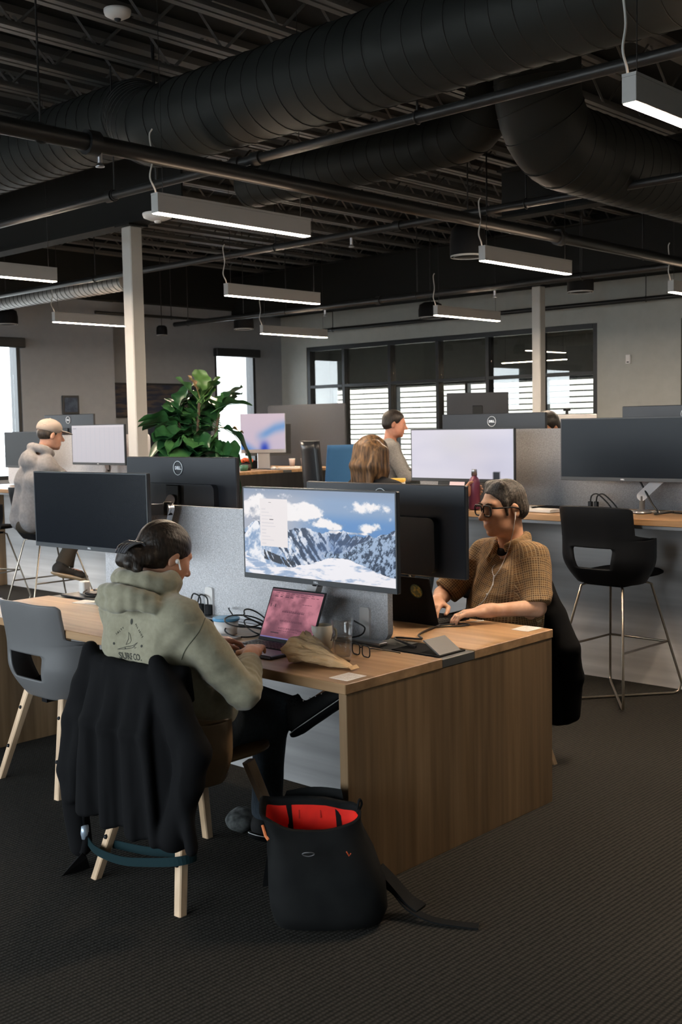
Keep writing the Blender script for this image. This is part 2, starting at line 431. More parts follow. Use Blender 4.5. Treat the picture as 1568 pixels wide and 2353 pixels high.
window('v', 13.9, 0.2, 12.0, 12.9, 0.95, 2.84, shade=1)
window('u', U1, 0.15, 7.82, 13.30, 0.08, 2.90, posts=(8.72, 9.63, 10.55, 11.5, 12.48), rails=(2.24,), glass=M_pane2, fw=0.07)
for vc in WIN_BACK: window('u', U0-.2, 0.2, vc-1.1, vc+1.1, 0.3, 3.1, posts=(vc,))
d = struct(bpy.data.objects.new('door_1', None)); link(d)
MB().box((13.51, 5.56, 0.005), (13.60, 5.66, 2.86)).box((13.51, 6.51, 0.005), (13.60, 6.61, 2.86)).box((13.51, 5.66, 2.76), (13.60, 6.51, 2.86)).box((13.51, 5.66, 0.005), (13.60, 6.51, 0.2)).build('door_frame', M_frame, d)
MB().box((13.54, 5.66, 0.2), (13.56, 6.51, 2.76)).build('pane', M_pane2, d)
MB().tube([(13.47, 5.75, 0.9), (13.47, 5.75, 1.2)], 0.012).box((13.47, 5.745, 0.93), (13.52, 5.755, 0.95)).box((13.47, 5.745, 1.15), (13.52, 5.755, 1.17)).build('handle', M_alu, d)

# meeting room beyond the glass partition, and what stands outside
struct(MB().box((13.66, 4.8, -0.1), (17.95, 17.0, 0)).build('floor_beyond', mat('grey_floor', (0.10, 0.10, 0.10), 0.8)))
struct(MB().box((13.66, 4.8, 3.2), (17.95, 17.0, 3.3)).build('ceiling_beyond', mat('dark_grey_ceiling', (0.06, 0.06, 0.065), 0.8)))
wall_with_holes('wall_beyond', 'u', 17.8, 0.15, 4.8, 17.0, 0, 3.2, [(9.6, 16.8, 0.6, 2.42)], M_wall)
for p, q, z1 in ((9.6, 16.8, 2.42),):
    window('u', 17.8, 0.15, p, q, 0.6, z1, posts=(11.4, 13.2, 15.0))
    portal((17.78, (p+q)/2, 0.6+(z1-.6)/2), (H90, 0, H90), q-p, z1-.6)
struct(MB().box((13.66, 16.85, 0), (17.8, 17.0, 3.2)).build('wall_beyond_end', M_wall))
struct(MB().box((13.5, 14.1, 0), (13.66, 17.0, 3.3)).build('wall_beyond_outer', mat('white_outer_wall', (.8, .79, .77), .8)))
struct(MB().box((13.66, 4.8, 0), (17.8, 4.95, 3.2)).build('wall_beyond_side', M_wall))
struct(MB().box((-60, -60, -0.3), (80, 80, -0.2)).build('ground', mat('pale_paving', (0.42, 0.41, 0.39), 0.9)))
siding = thing('clad_building', 'white building with horizontal lap boards seen through the meeting room windows', 'building', (21.5, 14.0, -0.2))
MB().box((0.10, -9, 0), (3, 9, 3.0)).build('wall', mat('dark_siding_backing', (0.03, 0.03, 0.03), 0.9), siding)
pm = MB().box((0, -9, 0), (0.05, 9, 0.098), 0.004).mesh('lap_board', mat('white_lap_board', (0.90, 0.86, 0.79), 0.7))
for k in range(23):
    o = bpy.data.objects.new('lap_board', pm); link(o, siding); o.location = (0, 0, 0.03+k*0.128)
house = thing('house', 'pale house with an orange tiled roof seen through the left window', 'house', (10.3, 27, -0.2))
MB().box((-3.5, 0, 0), (3.2, 5, 2.0)).build('wall', mat('cream_render', (0.75, 0.7, 0.62), 0.8), house)
MB().add([(-4, -.5, 2.0), (3.6, -.5, 2.0), (3.6, 5.5, 2.0), (-4, 5.5, 2.0), (-3.0, 2.5, 4.1), (2.6, 2.5, 4.1)], [(0, 1, 5, 4), (1, 2, 5), (2, 3, 4, 5), (3, 0, 4), (3, 2, 1, 0)]).build('roof', mat('orange_roof_tiles', (0.55, 0.20, 0.07), 0.7), house)

# columns
for nm, u, v, lb in (('column', 5.90, 7.86, 'pale square steel column beside the leafy plant'), ('column', 12.31, 7.97, 'pale square steel column in front of the glazed partition')):
    c = thing(nm, lb, 'column', (u, v, 0), kind='structure')
    MB().box((-.0625, -.0625, 0.012), (.0625, .0625, 3.30), .008).build('shaft', M_col, c)
    MB().box((-.11, -.11, 0), (.11, .11, .012)).build('base_plate', M_col, c)
    MB().box((-.10, -.10, 3.30), (.10, .10, 3.318)).build('cap_plate', M_ceil, c)

# ------------------------------------------------------------------ ducts
def duct(name, label, path, r, seam=0.125, n=28, group=None, m=None):
    t = thing(name, label, 'duct', path[0], group=group); o0 = Vector(path[0])
    P = [Vector(p)-o0 for p in path]
    MB().tube(P, r, n, True).build('tube', m or M_duct, t)
    # seam rings along the run
    ring = MB(); ring.tube([(r*1.004*math.cos(a), r*1.004*math.sin(a), 0.04*math.cos(a)) for a in [2*math.pi*k/n for k in range(n)]], 0.0035, 5, closed=True)
    rm = ring.mesh('seam_ring', M_seam)
    acc = 0.0
    for i in range(len(P)-1):
        d = P[i+1]-P[i]; Ls = d.length
        while acc < Ls:
            o = bpy.data.objects.new('seam_ring', rm); link(o, t)
            o.location = P[i]+d*(acc/Ls); o.rotation_mode = 'QUATERNION'; o.rotation_quaternion = d.to_track_quat('Z', 'Y')
            acc += seam
        acc -= Ls
    return t
p = [(4.46, 2.30, 3.452), (4.46, 5.35, 3.452)]
jog = spline([(4.46, 5.35, 3.452), (4.46, 5.62, 3.452), (4.62, 5.98, 3.57), (4.84, 6.35, 3.73), (4.84, 6.6, 3.73)], 5)
end = [(4.46+.5*(1-math.cos(a)), 2.30-.5*math.sin(a), 3.452) for a in [math.radians(x) for x in range(90, 0, -15)]]
duct('spiral_duct', 'large dark spiral duct running across the ceiling with an offset bend', [(7.4, 1.8, 3.452)]+end+p[:1]+[(4.46, 5.35, 3.452)]+jog[1:]+[(4.84, 13.3, 3.73)], 0.24)
el = [(6.2, 4.35+.3*(1-math.sin(a)), 3.50+.3*(1-math.cos(a))) for a in [math.radians(x) for x in (90, 75, 60, 45, 30, 15, 0)]]
duct('spiral_duct', 'smaller dark round duct elbowing upward behind the large duct', [(6.2, 4.35, 4.33), (6.2, 4.35, 3.80)]+el[1:]+[(6.2, 6.7, 3.50)], 0.17)
el2 = [(6.10+.33*(1-math.cos(a)), 3.95, 3.68-.33*math.sin(a)) for a in [math.radians(x) for x in (0, 15, 30, 45, 60, 75, 90)]]
duct('spiral_duct', 'dark vertical duct turning into a rounded elbow above the bar counter', [(6.10, 3.95, 4.33)]+el2+[(12.9, 3.95, 3.35)], 0.27)
duct('spiral_duct', 'slim ribbed duct near the far left wall above the windows', [(7.4, 9.97, 3.18), (7.4, 13.28, 3.18)], 0.10, 0.09, m=mat('uplit_duct', (0.26, 0.25, 0.24), 0.45, 0.3))  # paler duct colour paints in the uplight falling on this run
# ------------------------------------------------------------------ pipes with their hangers and sprinkler heads
def sprinkler(parent, x, y, z):
    b = MB(); b.tube([(x, y, z), (x, y, z-.055)], 0.013, 8); b.lathe([(0.0, -.075), (.024, -.075), (.024, -.07), (.012, -.055), (.0, -.055)], (x, y, z), 10)
    return b.build('sprinkler_head', M_alu, parent)
def pipe(label, path, r, hangers=(), heads=(), couplings=()):
    t = thing('sprinkler_pipe', label, 'pipe', path[0]); o0 = Vector(path[0])
    MB().tube([Vector(p)-o0 for p in path], r, 14).build('tube', M_pipe, t)
    for h in hangers:
        h = Vector(h)-o0; b = MB(); b.tube([h+Vector((0, 0, r)), Vector((h.x, h.y, JOIST_Z-o0.z))], 0.006, 6); b.tube([h+Vector(((r+.005)*math.cos(a), 0, (r+.005)*math.sin(a))) for a in [k*math.pi/6 for k in range(12)]], 0.005, 5, closed=True)
        b.build('hanger', M_pipe, t)
    for c in couplings:
        c = Vector(c)-o0; d = (Vector(path[1])-o0).normalized()
        MB().tube([c-d*.035, c+d*.035], r*1.45, 12).build('coupling', M_pipe, t)
    for h in heads: sprinkler(t, *(Vector(h)-o0))
    return t
pipe('thick black sprinkler main crossing the ceiling toward the right', [(U0+.02, 4.98, 3.08), (13.28, 4.98, 3.08)], 0.045, [(u, 4.98, 3.08) for u in (1, 3.2, 7.0, 9.4, 11.8)], [(3.55, 4.98, 3.04)], [(3.5, 4.98, 3.08), (8.0, 4.98, 3.08)])
pipe('black sprinkler branch pipe over the front desk', [(4.60, V0+.02, 3.16), (4.60, 13.2, 3.16)], 0.028, [(4.6, v, 3.16) for v in (1.2, 3.7, 6.3, 8.8, 11.3)], [(4.6, v, 3.13) for v in (1.9, 5.02, 8.4, 11.6)], [(4.6, 4.9, 3.16), (4.6, 5.08, 3.16), (4.6, 1.9, 3.16), (4.6, 6.35, 3.16)])
pipe('black sprinkler branch pipe above the bar counter', [(6.95, V0+.02, 3.16), (6.95, 13.2, 3.16)], 0.030, [(6.95, v, 3.16) for v in (2.2, 4.6, 7.2, 9.9, 12.2)], [(6.95, v, 3.13) for v in (3.2, 6.3, 9.3)], [(6.95, 5.8, 3.16)])
pipe('black sprinkler branch pipe near the glazed partition', [(10.4, 5.2, 3.09), (10.4, 12.9, 3.09)], 0.034, [(10.4, v, 3.09) for v in (6.2, 8.4, 10.6, 12.6)], [(10.4, v, 3.05) for v in (7.3, 9.9)], [(10.4, 9.0, 3.09)])
pipe('thin dark conduit running along the wall above the partition', [(13.2, V0+.02, 3.12), (13.2, 13.2, 3.12)], 0.03, [(13.2, v, 3.12) for v in (6.95, 12.4)], [], [])
pipe('short cross pipe hung near the corner by the far left wall', [(9.0, 12.85, 3.18), (11.0, 12.85, 3.18)], 0.022, [(10.3, 12.85, 3.18)], [], [])

# ------------------------------------------------------------------ pendant lamps on a 3 m grid
def make_lamp():
    t = thing('pendant_lamp', 'lamp', 'lamp')
    MB().box((0, -.03, 0.004), (1.2, .03, 0.10), .002).build('housing', M_lampbody, t)
    MB().box((0.006, -.026, 0.0), (1.194, .026, 0.0045)).build('diffuser', M_lamp, t)
    MB().box((0.02, -.022, 0.1005), (1.18, .022, 0.102)).build('top_diffuser', M_lamp_up, t)
    MB().box((0, -.03, .10), (1.2, -.026, .112)).box((0, .026, .10), (1.2, .03, .112)).box((0, -.026, .10), (.004, .026, .112)).box((1.196, -.026, .10), (1.2, .026, .112)).build('top_lip', M_lampbody, t)
    for x in (0.06, 1.14):
        MB().tube([(x, 0, .10), (x, 0, DECK-2.78)], 0.0022, 5).build('suspension_wire', M_pipe, t)
    MB().tube(spline([(0.03, 0.02, 0.10), (0.02, .02, 0.14), (-.01, .02, 0.2), (0.012, .02, .30), (0.0, .025, .42), (0.015, .02, .46)], 6), 0.005, 6).build('power_cord', M_cord, t)
    return t
lamp0 = make_lamp()
LAMPS = [(3.91, 2.13, 'closest bright lamp bar at the top right edge, partly out of frame'),
         (3.93, 5.02, 'long lamp bar hanging in front of the pale column beneath the big duct'),
         (6.85, 4.92, 'lamp bar hanging above the bar counter, right of centre'),
         (9.92, 4.97, 'lamp bar cut off by the right edge of the picture near the wall'),
         (3.93, 7.85, 'lamp bar cut off by the left edge of the picture'),
         (6.82, 7.72, 'lamp bar hanging above the leafy plant, right of the column'),
         (9.87, 7.72, 'lamp bar hanging before the glazed partition, left of the right column'),
         (6.98, 10.75, 'lamp bar partly hidden behind the left pale column'),
         (9.95, 10.6, 'most distant lamp bar near the corner window'),
         (6.9, 2.13, 'lamp bar outside the picture to the right over the bar counter'),
         (9.9, 2.13, 'lamp bar outside the picture to the far right'),
         (3.93, 10.7, 'lamp bar outside the picture to the far left')]
for i, (u, v, lb) in enumerate(LAMPS):
    o = lamp0 if i == 0 else copy_tree(lamp0)
    o.location = (u, v, 2.78); o['label'] = lb; o['group'] = 'linear pendant lamps'
# lamp in the meeting room
o = copy_tree(lamp0); o.location = (15.3, 9.4, 2.55); o['label'] = 'lamp bar glowing inside the meeting room behind the glass'; o['group'] = 'linear pendant lamps'; o.scale = (1, 1, 0.5); o.rotation_euler = (0, 0, H90)

# ------------------------------------------------------------------ small things fixed to ceiling and walls
def dome(label, loc, r, name='smoke_detector', cat='detector', drop=0.0, m=M_white):
    t = thing(name, label, cat, loc)
    MB().lathe([(0, 0), (r, 0), (r, -.012), (r*.93, -.03), (r*.55, -.046), (r*.3, -.05), (0, -.05)], n=28).build('housing', m, t)
    MB().lathe([(0, -.052), (r*.24, -.050), (r*.26, -.05), (r*.2, -.064), (0, -.068)], n=16).build('lens', M_charcoal if drop < 1 else m, t)
    if drop: MB().tube([(0, 0, 0), (0, 0, drop)], .012, 8).build('stem', M_pipe, t)
    return t
dome('white domed smoke detector near the top left on the joists', (4.02, 5.42, 3.99), 0.078, drop=0.02)
dome('white round wireless access point beside the lamp and column top', (4.98, 6.33, 3.09), 0.105, 'access_point', 'access point', 1.25)
def speaker(label, u, v, z, r=0.13, h=0.2):
    t = thing('pendant_speaker', label, 'speaker', (u, v, z), group='black pendant speakers')
    MB().lathe([(0, h), (r*.55, h), (r*.9, h*.85), (r, h*.5), (r, 0.02), (r*.95, 0), (0, 0)], n=24).build('housing', M_blackmat, t)
    MB().lathe([(r*.97, -.004), (r*.97, 0.012), (r*.8, 0.006), (r*.8, -.004)], n=24).build('trim_ring', M_lampbody, t)
    MB().tube([(0, 0, h), (0, 0, DECK-z)], .006, 6).build('cable', M_pipe, t)
speaker('black drum speaker hanging to the left of the lamp over the bar', 7.55, 5.56, 2.95, 0.15, 0.26)
speaker('black round speaker hanging right of the distant column', 10.7, 6.4, 2.97, 0.14)
speaker('black speaker hanging at the left edge above the window', 7.75, 13.0, 2.96, 0.14)
speaker('black speaker hanging just left of the most distant lamp', 10.65, 11.7, 2.95, 0.14)
speaker('black box speaker hanging near the wall right of the left column', 10.2, 12.95, 2.93, 0.08, 0.14)
speaker('black speaker partly hidden behind the lamp before the partition', 11.66, 9.2, 2.97, 0.16)
t = thing('wall_sensor', 'small white sensor box on the wall right of the partition', 'sensor', (13.5, 7.35, 2.39))
MB().box((-.03, -.035, -.06), (0, .035, .06), .006).build('housing', M_white, t); MB().box((-.034, -.015, -.045), (-.03, .015, -.03)).build('button', M_charcoal, t)
def picture(label, u, v, z, w, h, m, axis='v'):
    t = thing('framed_picture', label, 'picture', (u, v, z))
    MB().box((-w/2, -.03, -h/2), (w/2, -.005, h/2), .004).build('frame', M_frame, t)
    MB().box((-w/2+.03, -.034, -h/2+.03), (w/2-.03, -.029, h/2-.03)).build('canvas', m, t)
picture('small dark blue square picture on the wall above the capped man', 8.98, 13.5, 1.95, 0.27, 0.26, mat('navy_print', (0.02, 0.035, 0.07), 0.6, noise=(14, (1, 1, 1), 3, .4, .6), col2=(0.05, 0.08, 0.13)))
picture('wide dark blue landscape picture behind the column and plant', 10.75, 13.9, 2.03, 1.65, 0.52, mat('night_landscape_print', (0.012, 0.02, 0.045), 0.6, noise=(3, (1, 1, 6), 4, .45, .6), col2=(0.07, 0.055, 0.05)))
# ================================================================== benches and dividers
def bench(label, u, v, wid, length, top, thick=0.036, strip=(0.53, 0.73), bar=False, dark=False):
    t = thing('bench_desk', label, 'desk', (u, v, 0))
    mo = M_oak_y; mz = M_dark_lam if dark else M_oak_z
    b0, b1 = strip
    MB().box((0, 0, top-thick), (b0, length, top), .0025).build('worktop', mo, t)
    MB().box((b1, 0, top-thick), (wid, length, top), .0025).build('worktop', mo, t)
    MB().box((b0+.001, 0.001, top-thick), (b1-.001, length-.001, top-.004), .002).build('cable_tray_cover', M_alu_dark, t)
    for y0, y1 in ((0.0, 0.04), (length-.04, length)):
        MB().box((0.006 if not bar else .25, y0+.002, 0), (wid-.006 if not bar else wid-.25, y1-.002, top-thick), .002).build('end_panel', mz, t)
    MB().box((wid/2-.012, .04, 0.0 if bar else 0.06), (wid/2+.012, length-.04, top-thick-.02), .001).build('modesty_panel', M_dark_lam if dark else (M_lam_bar if bar else M_lam), t)
    if bar: MB().box((.04, .05, top-thick-.022), (.075, length-.05, top-thick), .002).build('support_rail', M_white_metal if not dark else M_black, t)
    if bar: MB().box((wid-.075, .05, top-thick-.022), (wid-.04, length-.05, top-thick), .002).build('support_rail', M_white_metal if not dark else M_black, t)
    return t
M_alu_dark = mat('grey_metal_cover', (0.13, 0.13, 0.128), 0.45, 0.5)
desk = bench('low oak laminate bench desk in the foreground shared by two people', 2.71, 2.52, 1.28, 2.61, 0.735)
bar1 = bench('high bar counter with oak top and grey laminate panel at right', 5.64, 1.9, 1.06, 3.12, 1.052, bar=True, strip=(0.45, 0.61))
bar2 = bench('high bar counter at far left where the capped man sits', 5.60, 7.97, 1.14, 2.6, 1.055, bar=True, strip=(0.48, 0.66))
bar3 = bench('distant dark fronted counter with oak top below the plant and bright desktop computer', 8.8, 10.0, 1.95, 3.0, 1.06, bar=False, dark=True, strip=(0.9, 1.05))

def divider(label, u, v0, v1, z0, z1, m, brackets=(), side=-1, rc=0.04, t_=0.03):
    L_ = v1-v0; t = thing('felt_divider', label, 'divider', (u, (v0+v1)/2, z0))
    poly = rrect(L_, z1-z0, rc, 5, 0, (z1-z0)/2)
    MB().prism(poly, -t_/2, t_/2, basis((0, 1, 0), (0, 0, 1), (1, 0, 0))).build('felt_panel', m, t)
    for bv in brackets:
        y = bv-(v0+v1)/2
        b = MB(); b.prism(rrect(.052, .135, .012, 3, y, .0675-.006), 0, .012, basis((0, 1, 0), (0, 0, 1), (-1, 0, 0), (-t_/2, 0, 0)))
        b.box((-t_/2-.02, y-.026, -.008), (t_/2+.02, y+.026, -.002)); b.build('bracket', M_white, t)
    return t
divider('pale grey felt divider along the middle of the foreground desk', 3.345, 2.86, 4.74, 0.742, 1.237, M_felt, (2.975, 3.93))
divider('grey felt divider on the right bar counter behind the white display', 6.16, 2.1, 4.96, 1.062, 1.553, M_felt_shaded, ())
divider('grey felt divider on the far left bar counter', 6.16, 8.05, 10.4, 1.062, 1.553, M_felt, ())
divider('tall charcoal felt screen standing behind the distant counter', 10.80, 9.95, 11.4, 0.6, 1.885, M_felt_dark, ())
for v in (10.15, 11.2): pass

# desk fittings
t = thing('power_flap_box', 'dark power box with a raised grey metal flap set in the desk middle', 'power box', (3.335, 2.62, 0.7315))
MB().box((-.08, -.07, 0), (.085, .16, .004)).build('recess', M_blackmat, t)
MB().add([(-.055, -.055, .004), (.075, -.055, .004), (.075, .02, .052), (-.055, .02, .052), (-.055, -.049, .001), (.075, -.049, .001), (.075, .026, .049), (-.055, .026, .049)], [(0, 1, 2, 3), (7, 6, 5, 4), (0, 4, 5, 1), (1, 5, 6, 2), (2, 6, 7, 3), (3, 7, 4, 0)]).build('flap', M_alu_dark, t)
t = thing('cable_rail', 'grey metal rail along the foot of the foreground divider', 'rail', (3.29, 3.0, 0.7352))
MB().box((-.025, -.15, 0), (.025, 1.6, .012), .003).build('rail_body', M_alu, t)

# ================================================================== chairs
def shell_curve(s, k=1.0):
    """half flat back then quarter turn forward: arc length -> (forward, side)"""
    a, r = 0.092*k, 0.192*k; sg = 1 if s >= 0 else -1; q = abs(s)*k
    if q <= a: return 0.0, sg*q
    th = (q-a)/r
    if th <= math.pi/2: return r*(1-math.cos(th)), sg*(a+r*math.sin(th))
    return r+(q-a-r*math.pi/2), sg*(a+r)
def sstep(a, b, x):
    x = min(1, max(0, (x-a)/(b-a))); return x*x*(3-2*x)
def shell(m, parent, name='shell'):
    """bucket back shell with a hand hole, wrap-round arms and a narrower top; seat height 0.45"""
    zs = []
    z = 0.405
    while z < 0.8501: zs.append(z); z += 0.0065
    n1, n2 = 10, 12
    HZ0, HZ1, HW = 0.490, 0.616, 0.130
    vs = []; fs = []; nc = 2*n1+n2+1
    for z in zs:
        bw = math.sin(min(1, (z-.395)/.165)*H90); k = 0.70+0.30*bw      # bowl narrows toward the seat
        back = -0.245+0.075*(1-bw)+(-0.03)*sstep(0.62, 0.86, z)
        smax = (0.394-0.140*sstep(0.660, 0.692, z))/1.0
        if z > 0.825: smax -= 0.03*((z-0.825)/0.025)**2
        hw = HW
        if z < HZ0+.02: hw = HW-.02*(1-math.sqrt(max(0, 1-((HZ0+.02-z)/.02)**2))) if z > HZ0 else HW-.02
        if z > HZ1-.02: hw = HW-.02*(1-math.sqrt(max(0, 1-((z-HZ1+.02)/.02)**2))) if z < HZ1 else HW-.02
        hw *= 1-.12*(1-sstep(HZ0, HZ1, z))
        row = [-smax+(smax-hw)*i/n1 for i in range(n1)]+[-hw+2*hw*i/n2 for i in range(n2)]+[hw+(smax-hw)*i/n1 for i in range(n1+1)]
        for s in row:
            f, y = shell_curve(s, k); zz = z+(0.012*(abs(s)/.394)**2 if z < .66 else -0.02*(s/.22)**2*sstep(.75, .86, z)*0.3)
            vs.append((back+f, y, zz))
    for i in range(len(zs)-1):
        for j in range(nc-1):
            if n1 <= j < n1+n2 and HZ0 <= zs[i] and zs[i+1] <= HZ1+.0001: continue
            fs.append((i*nc+j, i*nc+j+1, (i+1)*nc+j+1, (i+1)*nc+j))
    # dished base closing the bottom
    me = bpy.data.meshes.new(name); base = len(vs)
    bm = bmesh.new(); V = [bm.verts.new(p) for p in vs]
    for f in fs: bm.faces.new([V[i] for i in f])
    ring = [V[j] for j in range(nc)]
    rows = [ring]
    for q in (0.25, 0.5, 0.75, 1.0):
        rows.append([bm.verts.new((v.co.x+(0.10-v.co.x)*q*0.95, v.co.y*(1-.55*q), v.co.z-.022*math.sin(q*H90))) for v in ring])
    for a, b in zip(rows, rows[1:]):
        for j in range(nc-1): bm.faces.new((a[j], b[j], b[j+1], a[j+1]))
    bmesh.ops.recalc_face_normals(bm, faces=bm.faces); bm.to_mesh(me); bm.free()
    me.polygons.foreach_set('use_smooth', [True]*len(me.polygons)); me.materials.append(m)
    o = bpy.data.objects.new(name, me); link(o, parent)
    md = o.modifiers.new('thickness', 'SOLIDIFY'); md.thickness = 0.011; md.offset = 0
    return o
def seat_pad(parent, m, z=0.432, name='seat', th=0.03):
    poly = [(x+0.065, y) for x, y in rrect(0.43, 0.385, 0.13, 6)]
    b = MB(); n = len(poly)
    rings = [(0.0, .90), (th*.35, 1.0), (th*.7, 1.0), (th, .93), (th+.006, .6), (th+.007, .0)]
    vs = []; fs = []
    for dz, k in rings: vs += [((x-.065)*k+.065, y*k, z+dz) for x, y in poly]
    for i in range(len(rings)-1):
        for j in range(n): fs.append((i*n+j, i*n+(j+1) % n, (i+1)*n+(j+1) % n, (i+1)*n+j))
    fs.append(tuple(range(n))[::-1]); b.add(vs, fs, True)
    return b.build(name, m, parent)
def wood_chair(label, loc, rz, shell_m, pad_m):
    t = thing('shell_armchair', label, 'chair', loc, rz)
    shell(shell_m, t); seat_pad(t, pad_m)
    for sx in (-1, 1):
        for sy in (-1, 1):
            top = Vector((sx*.15, sy*.14, .405)); bot = Vector((sx*.255+(.01 if sx > 0 else 0), sy*.237, 0))
            d = (bot-top); ax = d.normalized(); a = Vector((0, 1, 0)); a = (a-ax*a.dot(ax)).normalized(); c = ax.cross(a)
            vs = []
            for p, w in ((top, .019), (bot, .0165)):
                for i, j in ((-1, -.75), (-.75, -1), (.75, -1), (1, -.75), (1, .75), (.75, 1), (-.75, 1), (-1, .75)): vs.append(p+a*(i*w)+c*(j*w))
            for k in range(8): vs[8+k].z = 0.0005
            fs = [tuple(range(8))[::-1], tuple(range(8, 16))]+[(k, (k+1) % 8, 8+(k+1) % 8, 8+k) for k in range(8)]
            lg = MB().add(vs, fs).build('leg', M_beech, t)
            for q in (.18, .62):
                c0 = top.lerp(bot, q)+Vector((sx*.014, 0, 0)); MB().lathe([(0, .012), (.006, .011), (.0085, .006), (.0085, 0)], n=12, mat=Matrix.Translation(c0) @ Matrix.Rotation(sx*H90, 4, 'Y')).build('bolt', M_black, lg)
    MB().box((-.16, -.02, .375), (.16, .02, .405)).box((-.02, -.15, .375), (.02, .15, .405)).build('under_frame', M_blackmat, t)
    return t
M_tanshell = mat('tan_chair_shell', (0.19, 0.12, 0.062), 0.55)
chair_w = wood_chair('tan shell chair on pale wooden legs under the hooded woman', (2.505, 3.09, 0), 0, M_tanshell, M_tanshell)
next(c for c in chair_w.children if c.name.startswith('shell')).scale = (1, 1, .935)
chair_g = wood_chair('empty grey plastic shell chair with pale wooden legs at left', (2.90, 4.41, 0), 0, M_greyshell, M_cushion)
chair_m = wood_chair('shell chair hidden under a black jacket behind the bespectacled man', (4.20, 3.06, 0), math.pi-.08, M_blackshell, M_cushion)

def bar_stool(label, loc, rz=0.0):
    t = thing('bar_stool', label, 'stool', loc, rz, 'black bar stools')
    s = shell(M_blackshell, t); s.location.z = 0.28
    seat_pad(t, M_cushion, z=0.712)
    # two bent steel rods crossing on the floor
    F = {(-1, 1): Vector((-.30, .235, .009)), (-1, -1): Vector((-.30, -.235, .009)), (1, 1): Vector((.30, .235, .009)), (1, -1): Vector((.34, -.22, .009))}
    def rod(a, c, dz):
        A, C = F[a].copy(), F[c].copy(); A.z += dz; C.z += dz; ta = Vector((a[0]*.12, a[1]*.11, .675)); tc = Vector((c[0]*.12, c[1]*.11, .675))
        up = .675
        return [ta.lerp(tc, .45), ta, ta+Vector((a[0]*.03, a[1]*.025, -.012)), A+Vector((0, 0, .06))+(ta-A)*.01, A+(C-A)*.02+Vector((0, 0, .012)), A+(C-A)*.06, A+(C-A)*.94, C+(A-C)*.02+Vector((0, 0, .012)), C+Vector((0, 0, .06)), tc+Vector((c[0]*.03, c[1]*.025, -.012)), tc, tc.lerp(ta, .45)]
    for a, c, dz in (((-1, 1), (1, -1), 0), ((-1, -1), (1, 1), 0.012)):
        pts = rod(a, c, dz); MB().tube(pts, 0.0075, 8).build('leg_rod', M_steel, t)
    z = .32; k = (.675-z)/.675
    q = {a: Vector((a[0]*.15, a[1]*.135, .663)).lerp(F[a], k) for a in F}
    MB().tube([q[(-1, 1)], q[(1, 1)], q[(1, -1)], q[(-1, -1)]], 0.0065, 8).build('footrest', M_steel, t)
    MB().box((-.13, -.12, .668), (.13, .12, .684)).build('seat_plate', M_blackmat, t)
    return t
stool0 = bar_stool('empty black bar stool on steel rods by the right counter', (5.735, 3.20, 0), -.06)
def stool_copy(label, loc, rz):
    o = copy_tree(stool0); o.location = loc; o.rotation_euler = (0, 0, rz); o['label'] = label; return o
stool_cap = stool_copy('black bar stool under the man in the cap', (5.33, 8.42, 0), -.05)
stool_copy('black bar stool cut off at the left picture edge', (5.25, 9.35, 0), .3)
stool_w2 = stool_copy('black bar stool under the long haired woman, hidden behind the big display', (5.28, 4.62, 0), -.15)
def task_chair(label, loc, rz, m, back_h=1.15, w=.46, tall=True):
    """upholstered chair with a tall curved back on a pedestal"""
    t = thing('pedestal_chair', label, 'chair', loc, rz)
    z0 = .66 if tall else .46
    b = MB(); b.grid(lambda a, c: (-.22-.05*c-.02*math.cos((a-.5)*3)+.05*(2*a-1)**2, (a-.5)*w*(1-.12*c), z0+.06+c*(back_h-z0-.06)), 10, 10)
    o = b.build('backrest', m, t); md = o.modifiers.new('thickness', 'SOLIDIFY'); md.thickness = .035; md.offset = 0
    seat_pad(t, m, z=z0, th=.05)
    MB().tube([(0, 0, .06), (0, 0, z0)], .025, 12).build('pedestal', M_black, t)
    for k in range(5):
        a = k*2*math.pi/5; e = (.27*math.cos(a), .27*math.sin(a), .055)
        lg = MB().tube([(0, 0, .09), e], [.02, .014], 8).build('base_arm', M_black, t)
        MB().lathe([(0, -.012), (.026, -.012), (.026, .012), (0, .012)], n=12, mat=Matrix.Translation((e[0], e[1], .027)) @ Matrix.Rotation(H90, 4, 'X')).build('castor', M_blackmat, lg)
    return t
M_gloss_black = mat('shiny_black_upholstery', (0.012, 0.014, 0.018), 0.28)
task_chair('shiny black chair standing left of the long haired woman', (7.05, 6.62, 0), math.radians(-25), M_gloss_black, 1.47, .40)
task_chair('blue upholstered chair at the distant counter', (10.08, 9.50, 0), math.radians(75), mat('blue_upholstery', (0.03, 0.12, 0.28), 0.8), 1.36, .5)

